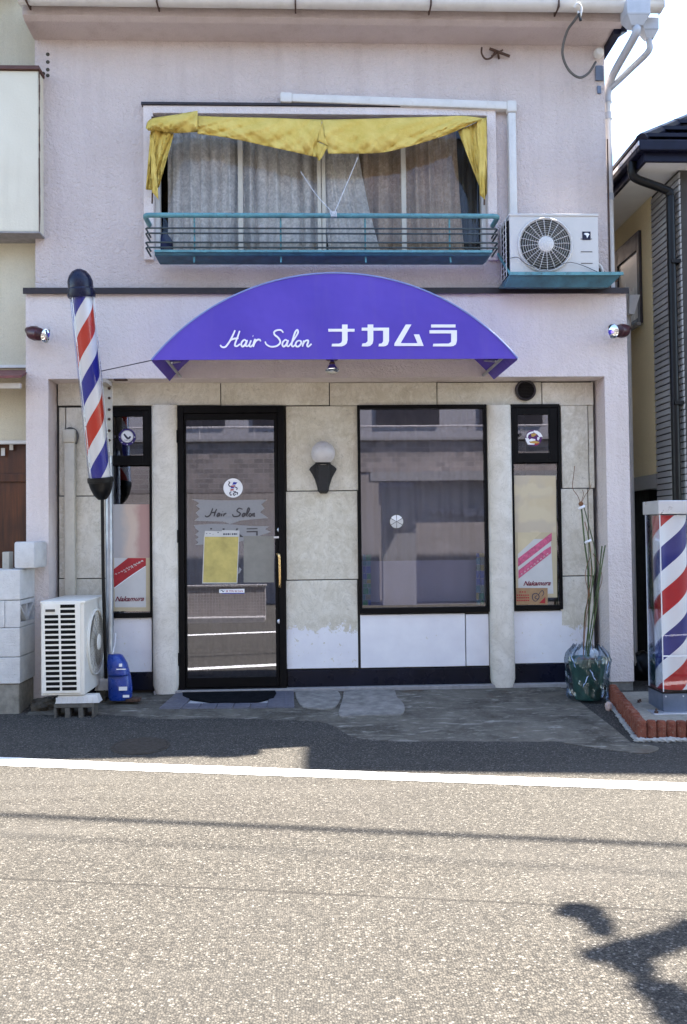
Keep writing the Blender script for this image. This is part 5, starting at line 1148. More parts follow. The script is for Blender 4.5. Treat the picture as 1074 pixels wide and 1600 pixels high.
# posters inside the narrow windows (behind the glass)
def poster(name, label, R_, yq, items):
    t = thing(name, P(*R_, yq), label, 'poster', 'window posters')
    for i, (nm, reg, s, pts, mt) in enumerate(items): build(nm, MB().prism(zp(reg, s, pts, yq), yq - 0.0006 * i - 0.0005, yq - 0.0006 * i), M[mt], t)
    return t
yp = -0.006
r6, s6 = (160, 860), 11.93
pl1 = poster('poster', 'red banded Nakamura poster with a faded pink picture in the left window', (206, 955), yp,
       [('sheet', (0, 0), 1, [(176.5, 788), (235.5, 788), (235.5, 955), (178, 955)], 'tan_paper'), ('field', r6, s6, [(222, 140), (815, 140), (815, 1060), (235, 1060)], 'paper'),
        ('picture', (0, 0), 1, [(176.5, 788), (235.5, 788), (235.5, 871.5), (176.5, 871.5)], 'picture_pink'), ('band', r6, s6, [(215, 350), (480, 142), (815, 142), (815, 285), (220, 695)], 'red')])
m = MB(); ribbon(m, zp(r6, s6, [(222, 705), (500, 500), (810, 292)], yp), 0.0035, yp - 0.0035, yp - 0.0025); build('band_edge', m, M['white'], pl1)
m = MB()
for k in range(11):
    x0 = 240 + k * 48 + 12 * h1(k); y0 = 440 - k * 24 + 18 * h1(k, 3); ribbon(m, zp(r6, s6, [(x0, y0), (x0 + 14, y0 - 26 * h1(k, 1)), (x0 + 30, y0 - 6), (x0 + 38, y0 - 30 * h1(k, 2))], yp), 0.0022, yp - 0.0035, yp - 0.0025)
for k in range(6):
    x0 = 420 + k * 62; y0 = 415 - k * 40; ribbon(m, zp(r6, s6, [(x0, y0), (x0 + 20, y0 - 30), (x0 + 36, y0 - 10)], yp), 0.0022, yp - 0.0035, yp - 0.0025)
build('band_script', m, M['paper'], pl1)
put_text('Nakamura', 180, 225.5, 939.5, yp - 0.0036, M['crimson'], pl1, 0.45, 0.0004, 0.025)
r8, s8 = (770, 860), 8.95
pl2 = poster('poster', 'buff Nakamura poster with two pink diagonal bands in the right window', (836, 932), yp,
       [('sheet', (0, 0), 1, [(803, 743), (869, 743), (871, 933.5), (806, 933.5)], 'tan_paper'), ('field', r8, s8, [(350, -160), (815, -160), (850, 605), (360, 605)], 'paper'),
        ('picture', (0, 0), 1, [(803, 743), (868.5, 743), (868.5, 832), (803, 832)], 'picture_buff'),
        ('band', (760, 580), 3.42, [(170, 1000), (350, 862), (350, 905), (170, 1045)], 'pink'), ('band', r8, s8, [(360, 280), (720, -2), (815, -60), (815, 40), (360, 398)], 'pink'), ('corner', (0, 0), 1, [(809, 832), (846, 832), (809, 866)], 'buff_paper')])
m = MB()
for k in range(9): x0 = 395 + k * 45; y0 = 345 - k * 35; ribbon(m, zp(r8, s8, [(x0, y0), (x0 + 10, y0 - 24), (x0 + 24, y0 - 8)], yp), 0.0018, yp - 0.0045, yp - 0.0035)
build('band_script', m, M['paper'], pl2)
put_text('Nakamura', 818, 861, 915, yp - 0.005, M['crimson'], pl2, 0.45, 0.0004, 0.025)
CA = thing('printed_card', P(830, 944, yp - 0.01), 'small brown printed card at the foot of the buff poster', 'card')
yk = yp - 0.008
build('card', MB().prism(zp(r8, s8, [(305, 525), (768, 525), (770, 757), (305, 760)], yk), yk - 0.002, yk), M['card'], CA)
m = MB()
for r_, (y_, n_) in enumerate(((580, 3), (625, 6), (662, 7), (698, 7))):
    for k in range(n_):
        x_ = (375 if r_ == 0 else 335) + k * (34 if r_ == 0 else 26 if r_ > 1 else 30)
        m.prism(zp(r8, s8, [(x_, y_ - 9), (x_ + 19, y_ - 9), (x_ + 19, y_ + 10), (x_, y_ + 10)], yk), yk - 0.003, yk - 0.0021)
build('print_rows', m, M['red'], CA)
m = MB(); ribbon(m, zp(r8, s8, [(640, 680), (600, 710), (560, 680), (560, 620), (610, 600), (650, 640), (630, 680), (590, 660), (620, 630)], yk), 0.0035, yk - 0.003, yk - 0.0021); ribbon(m, zp(r8, s8, [(640, 620), (690, 560), (715, 600), (690, 640)], yk), 0.003, yk - 0.003, yk - 0.0021); build('line_drawing', m, M['ink'], CA)
build('printed_corner', MB().prism(zp(r8, s8, [(650, 735), (735, 650), (735, 740)], yk), yk - 0.003, yk - 0.0021), M['red'], CA)

# white six-part disc on the show window
DV = thing('window_disc', P(620, 827, -0.004), 'small white disc of six segments on the show window glass', 'disc')
disc(620, 815, 11.6, -0.001, 0.003, M['fan'], DV, 'rim')
dc = P(620, 815, -0.006); dr = 10.4 / F * (7.494)
for k in range(6):
    a0_ = math.pi / 2 + k * math.pi / 3 + 0.05; pts = [(dc.x + dr * 0.06 * math.cos(a0_ + 0.47), dc.z + dr * 0.06 * math.sin(a0_ + 0.47))] + [(dc.x + dr * math.cos(a0_ + 0.947 * j / 6), dc.z + dr * math.sin(a0_ + 0.947 * j / 6)) for j in range(7)]
    build('segment', MB().prism(pts, -0.0075, -0.0045), M['white'] if k in (0, 5) else M['paper'], DV)

# inside the show window: blind and two strips of coloured glass blocks
a, b, c, d = rect(566, 876, 757, 946, 0.09)
tag(build('roller_blind', (lambda m: m.grid(lambda u, v: (a + (b - a) * u, 0.16 + 0.004 * math.sin(u * 40), c + (d - c) * v), 80, 2))(MB()), M['blind'], solid=0.002), 'blue grey blind across the lower half of the show window', 'blind')
a, b, c, d = rect(562, 634, 760, 950, 0.2)
tag(build('veil_sheet', (lambda m: m.grid(lambda u, v: (a + (b - a) * u, 0.24 + 0.012 * math.sin(u * 70 + wob(u * 3, 1.0)), c + (d - c) * v), 120, 2))(MB()), plain('lavender_veil', (0.21, 0.205, 0.225), 0.8, var=0.06, scale=3), solid=0.002, smooth=1.2), 'flat grey sheet added behind the whole show window to veil the glass', 'curtain')  # sheet added to veil the pane and flatten its reflections
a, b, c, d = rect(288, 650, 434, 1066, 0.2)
tag(build('veil_sheet', (lambda m: m.grid(lambda u, v: (a + (b - a) * u, 0.24 + 0.012 * math.sin(u * 55 + wob(u * 3, 4.0)), c + (d - c) * v), 90, 2))(MB()), plain('dim_grey_veil', (0.055, 0.05, 0.055), 0.8, var=0.08, scale=3), solid=0.002, smooth=1.2), 'dim grey sheet added behind the door glass to veil it', 'curtain')  # darker sheet added behind the door to mute reflections
for nm, x0, x1, y0, y1, seed, lab in (('colour_strip', 567, 580, 866, 947, 3, 'strip of coloured glass blocks at the left edge of the show window'), ('colour_strip', 744, 757, 864, 945, 8, 'strip of coloured glass blocks at the right edge of the show window')):
    t = thing(nm, P(x0, y1, 0.03), lab, 'glass panel', 'coloured strips in the show window'); z_ = y0; i = 0
    while z_ < y1 - 2:
        hgt = 6 + 7 * h1(i, seed); cut = x0 + (x1 - x0) * (0.3 + 0.45 * h1(i, seed + 1))
        for p0, p1, k in ((x0, cut, 0), (cut, x1, 1)):
            q = rect(p0 + 0.5, z_ + 0.5, p1 - 0.5, min(y1, z_ + hgt) - 0.5, 0.02)
            build('block', bx(q[0], q[1], 0.012, 0.03, q[2], q[3]), M['tint%d' % int(h1(i * 2 + k, seed + 2) * 5.99)], t)
        z_ += hgt; i += 1

# ================================================================== right side: kerbed bed, lit barber cabinet, potted rose
kc = G(1003, 1155); kb = G(958, 1096)                      # front-left corner and back-left end of the edging
r_log = 0.034; zt_k = 0.105
KB = thing('edging_bed', (kc.x + 0.5, (kc.y + kb.y) / 2, -0.09), 'bed edged with terracotta half-log kerbs under the barber cabinet', 'planter')
def log_at(x, y, r=r_log):
    g0 = gz(y) - 0.03; h = 0.16 + 0.004 * math.sin(x * 91 + y * 57)
    return MB().lathe([(r, 0), (r, h - 0.012), (r * 0.8, h), (0.0, h)], (x, y, g0), (0, 0, 1), 14)
ln = (kb - kc); ln.z = 0; nl = int(ln.length / (2 * r_log * 0.97))
for k in range(nl + 1):
    p = kc + ln * (k / nl); build('edging_log', log_at(p.x, p.y), M['edging'], KB, smooth=0.7)
for k in range(1, 14): build('edging_log', log_at(kc.x + k * 2 * r_log * 0.97, kc.y - 0.006 * k), M['edging'], KB, smooth=0.7)
m = MB(); pts = [(kc.x + 0.01, kc.y + 0.02), (kc.x + 0.92, kc.y - 0.05), (kc.x + 1.0, kb.y), (kb.x + 0.01, kb.y)]
m.slab(pts, lambda y: gz(y) - 0.05, lambda y: gz(y) + 0.075); build('fill', m, M['cinder'], KB)
m = MB()
for k in range(46):
    if k < 26: t = k / 25; p = kb.lerp(kc, t) + Vector((-0.045, -0.01, 0)); r = 0.008 + 0.006 * h1(k)
    else: t = (k - 26) / 19; p = kc + Vector((-0.03 + 0.95 * t, -0.055 - 0.05 * t, 0)); r = 0.013 + 0.012 * h1(k)
    q = rockm((p.x, p.y, gz(p.y) + 0.01), r * 1.25, k * 1.3, (1.7, 1.1, 0.7)); m.add(q.v, q.f)
kind(build('mortar_stones', m, M['gravel'], KB, smooth=1.2), 'stuff')

cb0 = P(1037, 1112, -1.22)                                  # front-left foot of the cabinet
cw = 0.262; yC0, yC1 = -1.22, -0.94
cx0, cx1 = cb0.x, cb0.x + cw
zc0_ = cb0.z; zcap1 = Z(1033, 782, yC0); zcap0 = Z(1033, 803, yC0); zbase = Z(1033, 1084, yC0)
CB = thing('barber_cabinet', ((cx0 + cx1) / 2, (yC0 + yC1) / 2, zc0_), 'square clear cabinet with a bold striped barber drum on the kerbed bed', 'barber pole', 'barber poles')
build('base_plate', bx(cx0 - 0.10, cx1 + 0.10, yC0 - 0.07, yC1 + 0.10, zc0_ - 0.022, zc0_), M['alu'], CB, bev=0.003)
build('base', bx(cx0, cx1, yC0, yC1, zc0_ + 0.001, zbase), M['grey_steel'], CB, bev=0.004)
build('base_top', bx(cx0 - 0.004, cx1 + 0.004, yC0 - 0.004, yC1 + 0.004, zbase + 0.0005, zbase + 0.012), M['cap_black'], CB)
build('cap', bx(cx0 - 0.01, cx1 + 0.01, yC0 - 0.01, yC1 + 0.01, zcap0, zcap1), M['alu'], CB, bev=0.004)
g_ = 0.004
for nm, q in (('front', (cx0 + g_, cx1 - g_, yC0, yC0 + g_)), ('left', (cx0, cx0 + g_, yC0 + g_, yC1 - g_)), ('right', (cx1 - g_, cx1, yC0 + g_, yC1 - g_)), ('back', (cx0 + g_, cx1 - g_, yC1 - g_, yC1))):
    build('acrylic_pane', bx(*q, zbase + 0.0125, zcap0 - 0.001), M['glass_clear'], CB)
for x, y in ((cx0 + 0.006, yC0 + 0.006), (cx1 - 0.006, yC0 + 0.006), (cx0 + 0.006, yC1 - 0.006), (cx1 - 0.006, yC1 - 0.006)):
    build('corner_bead', MB().tube([(x, y, zbase + 0.013), (x, y, zcap0 - 0.001)], 0.0045, 8), M['white'], CB, smooth=1)
ccx, ccy = (cx0 + cx1) / 2, (yC0 + yC1) / 2
rc = 0.120
build('striped_drum', MB().lathe([(0.0, zbase + 0.02), (rc, zbase + 0.02), (rc, zcap0 - 0.01), (0.0, zcap0 - 0.01)], (ccx, ccy, 0), (0, 0, 1), 48), M['stripe_case'], CB, smooth=0.8)
build('middle_seam', bx(cx0 + 0.006, cx1 - 0.006, yC0 - 0.001, yC0 - 0.0002, Z(1050, 1026, yC0), Z(1050, 1024, yC0)), M['white'], CB)
for x, y in ((cx0 - 0.07, yC0 - 0.04), (cx0 - 0.07, yC1 + 0.02), (cx0 - 0.045, yC1 + 0.05)):
    build('bolt', MB().lathe([(0.016, 0), (0.016, 0.012), (0.008, 0.014), (0.008, 0.03), (0, 0.03)], (x, y, zc0_ + 0.0005), (0, 0, 1), 6), M['rust'], CB)
for x in (cx0 + 0.02, cx0 + 0.15): build('screw', MB().lathe([(0.007, 0), (0.005, 0.004), (0, 0.004)], (x, yC0 - 0.0005, zbase - 0.02), (0, -1, 0), 10), M['alu'], CB); build('screw', MB().lathe([(0.007, 0), (0.005, 0.004), (0, 0.004)], (x, yC0 - 0.0105, zcap0 + 0.02), (0, -1, 0), 10), M['alu'], CB)

# potted rose wrapped in clear plastic
pp = P(920, 1085, -0.52); px_, py_ = pp.x, -0.50
PT = thing('potted_rose', (px_, py_, 0), 'leafless rose stems in a green pot wrapped in clear plastic by the right pillar', 'plant')
z0 = gz(py_) + 0.01; sct = (py_ - CAM.y) / F
build('pot', MB().lathe([(0.105, 0), (0.125, 0.17), (0.148, 0.30), (0.152, 0.33), (0.14, 0.335), (0.13, 0.31), (0.0, 0.30)], (px_, py_, z0), (0, 0, 1), 28), M['pot'], PT, smooth=0.6)
build('soil', MB().lathe([(0.128, 0.305), (0.08, 0.325), (0.0, 0.33)], (px_, py_, z0), (0, 0, 1), 18), M['soil'], PT)
def bagfn(u, v):
    a = u * 2 * math.pi; r = [0.13, 0.165, 0.17, 0.172, 0.178, 0.165, 0.12][0]
    ks = [(0, .15), (.06, .168), (.4, .165), (.7, .182), (.85, .17), (1, .115)]
    for (h0_, r0), (h1_, r1) in zip(ks, ks[1:]):
        if h0_ <= v <= h1_ + 1e-6: r = r0 + (r1 - r0) * (v - h0_) / (h1_ - h0_)
    r *= 1 + 0.05 * wob(a * 1.3 + v * 3, 2.0) + 0.04 * math.sin(9 * a + 5 * v) * v + 0.03 * math.sin(15 * a - 7 * v)
    return (px_ + r * math.cos(a), py_ + r * math.sin(a), z0 - 0.004 + 0.43 * v + 0.03 * v * wob(a * 2, 4.0))
build('plastic_wrap', MB().grid(bagfn, 72, 24), M['plastic_bag'], PT, smooth=1.6)
m = MB()
for k, (a, h_) in enumerate(((4.2, .12), (4.75, .17), (5.3, .22), (3.9, .27))):
    r = 0.172; pts = [(px_ + (r + 0.012) * math.cos(a + 0.05 * j * (-1) ** k), py_ + (r + 0.012) * math.sin(a + 0.05 * j * (-1) ** k), z0 + h_ + 0.02 * j + 0.008 * math.sin(j * 2.1 + k)) for j in range(6)]
    build('wrap_crease', MB().tube(pts, [0.001, 0.004, 0.002, 0.005, 0.003, 0.001], 5), M['crease'], PT, smooth=1.5)
build('wrap_knot', rockm(P(929, 1021, py_ - 0.09), 0.035, 3.0, (0.9, 0.8, 1.1)), M['white_plastic'], PT, smooth=1.5)
ys = py_ + 0.05
stems = [([(914, 1035), (921, 960), (919, 890), (914, 850), (909, 795)], .011, 'stem_green'), ([(916, 1035), (928, 950), (936, 900), (941, 853)], .009, 'stem_green'), ([(918, 1035), (932, 950), (938, 900), (946, 852)], .009, 'stem_green'),
         ([(912, 1035), (914, 960), (925, 920), (931, 870), (920, 820), (912, 790)], .007, 'stem_green'), ([(912, 1030), (913, 985), (918, 940), (924, 900), (922, 850), (914, 815)], .006, 'stem_brown'),
         ([(911, 1030), (916, 970), (922, 935), (915, 905), (917, 885), (923, 870)], .0045, 'stem_brown'), ([(926, 1020), (928, 975), (934, 930), (941, 905), (936, 880), (927, 865)], .0045, 'stem_brown'),
         ([(908, 788), (903, 775), (895, 762), (897, 740), (898, 728)], .0045, 'stem_brown'), ([(908, 788), (914, 775), (921, 765), (924, 757)], .004, 'stem_brown'), ([(908, 786), (912, 772), (910, 765)], .0035, 'stem_brown'),
         ([(920, 1030), (921, 960), (926, 900), (922, 860), (918, 830)], .007, 'stem_green'), ([(915, 1035), (917, 1010), (905, 985), (908, 975)], .005, 'wire_white')]
for i, (pts, r, mt) in enumerate(stems):
    build('stem', MB().tube(smooth_path([P(a, b, ys + 0.03 * math.sin(i * 2.4)) for a, b in pts], 5), r * 0.6, 7), M[mt], PT, smooth=1.2)
for px, py in ((909, 793), (919, 846)): build('tie', MB().tube([P(px - 4, py + 2, ys - 0.01), P(px, py, ys - 0.03), P(px + 4, py - 2, ys - 0.01)], 0.011, 8), M['white'], PT, smooth=1)
build('bud', rockm(P(908, 787, ys), 0.018, 2.0), M['stem_brown'], PT)
tag(build('ground_cable', MB().tube(smooth_path([P(934, 1068, -0.42), P(948, 1072, -0.38), P(958, 1082, -0.36), P(966, 1092, -0.40), G(975, 1100)], 6), 0.008, 7), M['cable'], smooth=1), 'black cable running from the potted rose into the kerbed bed', 'cable')
tag(build('pale_litter', rockm(G(885, 1090), 0.02, 3.0, (1.6, 0.8, 0.3)), M['white']), 'small white scrap on the apron left of the potted rose', 'litter')
tag(build('pale_stone', rockm(P(951, 1104, -0.85), 0.035, 6.0, (0.7, 0.8, 1.1)), plain('pink_stone', (0.55, 0.40, 0.34), 0.8)), 'small pinkish stone against the end of the terracotta edging', 'stone')

# ================================================================== left: whitewashed block wall
wy = -0.60; wxr = X(32, 1000, wy); hB = 0.245
WB = thing('block_wall', (wxr - 0.5, wy + 0.2, 0), 'low whitewashed concrete block wall left of the air conditioner', 'wall')
rows_px = [1069, 1027, 981, 938, 890]
zrow = [Z(16, p, wy) for p in rows_px]
zlow = -0.02
yW1 = yF - 0.003
def blockmb(x0, x1, y0, y1, z0, z1): return MB().box(x0 + .002, x1 - .002, y0 + .002, y1 - .002, z0 + .002, z1 - .002)
build('foot_course', blockmb(wxr - 1.2, wxr - 0.012, wy + 0.012, yW1, zlow - 0.05, zrow[0]), M['cinder'], WB, bev=0.01)
for i in range(4):
    z0_, z1_ = zrow[i], zrow[i + 1]
    off = 0.0 if i % 2 else -0.2
    x1_ = wxr
    build('block', blockmb(wxr - 0.40 + off, wxr - 0.001 if i != 2 else wxr - 0.12, wy, yW1, z0_, z1_), M['block'], WB, bev=0.006)
    build('block', blockmb(wxr - 0.80 + off, wxr - 0.40 + off, wy, wy + 0.12, z0_, z1_), M['block'], WB, bev=0.006)
    build('block', blockmb(wxr - 1.20 + off, wxr - 0.80 + off, wy, wy + 0.12, z0_, z1_), M['block'], WB, bev=0.006)
# pierced block facing the air conditioner
z0_, z1_ = zrow[2], zrow[3]
m = MB(); t_ = 0.018; ya_, yb_ = wy + 0.004, yW1 - 0.004
m.box(wxr - 0.118, wxr - 0.004, ya_, yb_, z0_ + .003, z0_ + t_ + 0.02); m.box(wxr - 0.118, wxr - 0.004, ya_, yb_, z1_ - t_ - 0.02, z1_ - .003)
m.box(wxr - 0.118, wxr - 0.004, ya_, ya_ + t_, z0_ + t_ + 0.02, z1_ - t_ - 0.02); m.box(wxr - 0.118, wxr - 0.004, yb_ - t_, yb_, z0_ + t_ + 0.02, z1_ - t_ - 0.02)
ym_ = (ya_ + yb_) / 2
for (y0, y1) in ((ya_ + t_, ym_), (yb_ - t_, ym_)):
    za_, zb_ = z1_ - t_ - 0.02, z0_ + t_ + 0.02; dd_ = 0.016
    m.hexa([(wxr - 0.118, y0 - dd_, za_), (wxr - 0.006, y0 - dd_, za_), (wxr - 0.006, y0 + dd_, za_), (wxr - 0.118, y0 + dd_, za_)], [(wxr - 0.118, y1 - dd_, zb_), (wxr - 0.006, y1 - dd_, zb_), (wxr - 0.006, y1 + dd_, zb_), (wxr - 0.118, y1 + dd_, zb_)])
m.box(wxr - 0.118, wxr - 0.007, ym_ - 0.01, ym_ + 0.01, z0_ + t_ + 0.02, z1_ - t_ - 0.02)
build('pierced_block', m, M['block'], WB)
a, b = X(22, 866, wy + 0.05), X(53, 866, wy + 0.05); zt2 = Z(40, 846, wy + 0.05)
build('coping_block', blockmb(a, wxr + 0.10, wy + 0.04, yW1, zrow[4] + 0.004, zt2), M['block'], WB, bev=0.016, smooth=0.6)

# ================================================================== left neighbour
yN = -0.05
NB = thing('neighbour_house', (-3.6, 0, 0), 'cream stuccoed house with a boxed-out panel at the left edge', 'building')
xe = XLl - 0.03
zc1 = Z(20, 688, yN); zb1, zb2 = Z(30, 362, -0.30), Z(30, 110, -0.30)
build('wall', MB().box(-7, xe, yN, 0.3, zc1, 6.3).box(xe, XLu - 0.004, yN, 0.3, ZL + 0.04, 6.0).box(-7, -6.85, 0.3, 7, 0, 6.3).box(xe - 0.15, xe, 0.3, 7, 0, 6.3).box(-7, X(-60, 800, yN), yN, 0.3, 0, zc1), M['cream'], NB)
xb = X(61, 240, -0.30)
bxp = build('box_panel', bx(-6, xb, -0.30, yN - 0.001, zb1, zb2), M['cream_panel'], NB, bev=0.01)
build('panel_cap', bx(-6, xb + 0.01, -0.325, yN - 0.002, zb2 + 0.001, zb2 + 0.03), plain('brown_cap', (0.09, 0.035, 0.025), 0.6), bxp)
build('panel_drip', bx(-6, xb + 0.006, -0.31, yN - 0.002, zb1 - 0.014, zb1 - 0.001), M['concrete'], bxp)
m = MB(); xg = xb + 0.004
for k in range(22):
    z_ = zb1 + (zb2 - zb1) * k / 22; m.tube([(xg + 0.004 * h1(k), -0.301, z_), (xg + 0.004 * h1(k + 1), -0.301, z_ + (zb2 - zb1) / 22)], 0.003 + 0.003 * h1(k, 2), 5)
build('sealant_bead', m, M['rust'], bxp)
zA0, zA1 = Z(20, 598, -0.45), Z(20, 573, -0.30)
m = MB(); m.hexa([(-5, -0.52, zA0), (X(36, 590, -0.45), -0.50, zA0 + 0.03), (X(38, 575, -0.2), yN, zA1), (-5, yN, zA1)], [(-5, -0.52, zA0 + 0.02), (X(36, 590, -0.45), -0.50, zA0 + 0.05), (X(38, 575, -0.2), yN, zA1 + 0.02), (-5, yN, zA1 + 0.02)])
build('door_hood', m, M['awning_red'], NB)
build('hood_frame', bx(-5, X(30, 595, -0.4), -0.38, -0.34, zA0 - 0.03, zA0 + 0.01), M['white_plastic'], NB)
build('hood_flashing', bx(-5, xe, yN - 0.03, yN - 0.001, zA1 + 0.035, zA1 + 0.06), M['white_plastic'], NB)
wd = build('door', bx(X(-60, 800, yN), xe - 0.02, yN + 0.10, yN + 0.14, 0, zc1), M['wood'], NB)
build('door_rail', bx(X(-60, 800, yN), xe - 0.02, yN + 0.07, yN + 0.0995, zc1 - 0.35, zc1 - 0.28), M['wood'], wd, bev=0.004)
build('door_lintel', bx(-5, xe - 0.005, yN - 0.012, yN + 0.05, zc1 - 0.03, zc1 - 0.002), M['white_plastic'], NB)
for px, py in ((14, 696), (1, 705)):
    q = rect(px - 3, py - 6, px + 3, py + 6, yN); build('paper_tag', bx(q[0], q[1], yN + 0.06, yN + 0.063, q[2], q[3]), M['paper'], wd)
build('roof', MB().hexa([(-7.3, -0.75, 6.1), (xe + 0.02, -0.75, 6.1), (xe + 0.02, 7, 6.35), (-7.3, 7, 6.35)], [(-7.3, -0.75, 6.2), (xe + 0.02, -0.75, 6.2), (xe + 0.02, 7, 6.45), (-7.3, 7, 6.45)]), M['roof_dark'], NB)
q = rect(9, 862, 20, 892, -0.3); tag(build('meter_box', bx(q[0], q[1], -0.38, -0.28, q[2], q[3]), M['beige_pipe'], bev=0.006), 'small beige box behind the top of the whitewashed wall', 'box')

# ================================================================== right neighbour
XN = 3.16
RH = thing('right_house', (4.5, 1, 0), 'grey-sided house with a yellow rendered flank and dark eaves beyond the gap', 'building')
ysp = (CAM.y + F * XN / (1026 - 481))                         # where the siding gives way to render
def onside(px, py):                                          # picture point on the house's side plane x = XN
    d = ray(px, py); return CAM + d * (XN / d.x)
pc = onside(1022, 560); ysp = pc.y
zeave = onside(1036, 300).z
zeave = 4.40
zbase_ = onside(1015, 742).z
build('flank_wall', bx(XN, XN + 0.15, ysp, 6, zbase_, zeave), M['yellow_wall'], RH)
build('flank_wall', bx(XN + 0.05, XN + 0.15, ysp + 0.3, 6, 0, zbase_ - 0.05), M['dark'], RH)  # near-black below the beam: shade of the gap put into the colour
build('flank_beam', bx(XN - 0.004, XN + 0.15, ysp - 0.0, 6, zbase_ - 0.13, zbase_ - 0.002), M['siding'], RH)
build('corner_core', bx(XN + 0.012, XN + 0.15, -0.36, ysp - 0.001, 0.0, zeave), M['joint'], RH)
build('front_wall', bx(XN + 0.15, 8.5, -0.36, -0.2, 0.0, zeave), M['siding'], RH)
# lap boards on the flank, each a piece
board = MB().box(0, 0.013, 0.0, 0.296, 0.0, 0.044); board.v = [Vector((v.x + (0.004 if v.z > 0.02 else 0), v.y, v.z)) for v in board.v]
bm_ = bpy.data.meshes.new('siding_board'); bm_.from_pydata(board.v, [], board.f); bm_.materials.append(M['siding'])
pitch = 0.0545; nrow = int(zeave / pitch)
o_rh = ORG[RH.name]
for k in range(4, nrow):
    for j in range(3):
        y1 = ysp - 0.002 - j * 0.30 - (0.15 if False else 0)
        if y1 - 0.298 < -0.62: continue
        ob = bpy.data.objects.new('siding_board', bm_); COL.objects.link(ob); ob.parent = RH
        ob.location = Vector((XN - 0.002, y1 - 0.298, 0.02 + k * pitch)) - o_rh
# window
wa, wb_ = onside(969, 365), onside(1004, 357)
def spt(px, py): return onside(px, py)
y_a, y_b = onside(1004, 430).y, onside(966, 430).y; z_a, z_b = onside(1004, 505).z, onside(1004, 358).z
m = MB(); tt = 0.06
m.box(XN - 0.03, XN - 0.001, y_a, y_a + tt, z_a, z_b); m.box(XN - 0.03, XN - 0.001, y_b - tt, y_b + 0.2, z_a, z_b); m.box(XN - 0.03, XN - 0.001, y_a + tt, y_b - tt, z_b - 0.17, z_b); m.box(XN - 0.03, XN - 0.001, y_a + tt, y_b - tt, z_a, z_a + tt)
hw_ = build('window', m, M['dark_frame'], RH, bev=0.004)
build('pane', bx(XN - 0.012, XN - 0.006, y_a + tt, y_b - tt, z_a + tt, z_b - 0.17), M['glass_pale'], hw_)
build('sill', bx(XN - 0.07, XN - 0.031, y_a - 0.02, y_b, z_a - 0.03, z_a - 0.001), M['concrete'], hw_)
build('wall_vent', bx(XN - 0.03, XN - 0.001, onside(975, 330).y, onside(962, 330).y + 0.1, onside(972, 338).z, onside(972, 326).z), M['white_plastic'], RH)
# hip roof with soffit and gutter: eave line set from the picture
ec = P(1013, 243, -1.10)                                      # eave corner
xe_, ye_, ze_ = ec.x, -1.10, zeave - 0.02
ze_ = 4.40
xo = XN - 0.36; yo = -0.55
zr0 = ze_
build('soffit', bx(xo + 0.03, 9.0, yo + 0.03, 6.5, zr0, zr0 + 0.02), M['soffit'], RH)
build('fascia', MB().box(xo, 9.0, yo, yo + 0.03, zr0 - 0.01, zr0 + 0.17).box(xo, xo + 0.03, yo + 0.031, 6.5, zr0 - 0.01, zr0 + 0.17), M['roof_dark'], RH, bev=0.006)
m = MB(); g2 = 0.06
m.hexa([(xo - g2, yo - g2, zr0 + 0.06), (9.0, yo - g2, zr0 + 0.06), (9.0, yo, zr0 + 0.06), (xo - g2, yo, zr0 + 0.06)], [(xo - g2, yo - g2, zr0 + 0.15), (9.0, yo - g2, zr0 + 0.15), (9.0, yo, zr0 + 0.15), (xo - g2, yo, zr0 + 0.15)])
m.box(xo - g2, xo - 0.001, yo + 0.001, 6.5, zr0 + 0.06, zr0 + 0.15)
build('gutter', m, M['roof_dark'], RH, bev=0.01)
build('gutter_trim', bx(xo - g2 - 0.006, xo - g2 - 0.001, yo - g2, 6.5, zr0 + 0.10, zr0 + 0.135), M['alu'], RH)
m = MB(); r0 = zr0 + 0.16
A_, B_, C_, D_ = (xo - 0.03, yo - 0.03, r0), (9.0, yo - 0.03, r0), (9.0, 6.5, r0), (xo - 0.03, 6.5, r0); E_, F_ = (xo + 2.6, yo + 2.6, r0 + 1.9), (xo + 2.6, 4.5, r0 + 1.9); Gp = (9.0, yo + 2.6, r0 + 1.9); Hp = (9.0, 4.5, r0 + 1.9)
m.add([A_, B_, C_, D_, E_, F_, Gp, Hp], [(0, 1, 6, 4), (3, 0, 4, 5), (2, 3, 5, 7), (4, 6, 7, 5), (1, 2, 7, 6), (0, 3, 2, 1)])
rf = build('roof', m, M['roof_dark'], RH)
m = MB(); m.tube([A_, E_], 0.05, 8); build('hip_ridge', m, M['roof_dark'], rf)
for k in range(7):
    z_ = r0 + 0.02 + k * 0.175; s_ = k * 0.24
    build('tile_course', MB().box(xo - 0.03 + s_, 9, yo - 0.045 + s_, yo + 0.0 + s_, z_, z_ + 0.03).box(xo - 0.045 + s_, xo + s_, yo + s_, 6, z_, z_ + 0.03), M['roof_dark'], rf)
# black downpipe: from the gutter under the soffit, then down the boards
e0 = Vector((xo - 0.02, onside(1000, 300).y - 0.15, zr0 + 0.05)); 
yv = onside(1063, 520).y; xv = XN - 0.06
d1 = P(990, 280, yo + 0.6)
dpth = [Vector((xo - 0.03, yv - 0.02, zr0 + 0.06)), Vector((xo - 0.03, yv - 0.02, zr0 - 0.03)), Vector((xo + 0.02, yv - 0.01, zr0 - 0.08)), Vector((xv - 0.05, yv, zr0 - 0.16)), Vector((xv, yv, zr0 - 0.22)), Vector((xv, yv, zr0 - 0.5)), Vector((xv, yv, 1.6)), Vector((xv, yv, 0.1))]
build('downpipe', MB().tube(smooth_path(dpth, 5), 0.036, 12), M['cap_black'], RH, smooth=1)
for z_ in (3.6, 2.4): build('pipe_clip', bx(xv - 0.02, XN, yv - 0.05, yv + 0.05, z_, z_ + 0.03), M['cap_black'], RH)
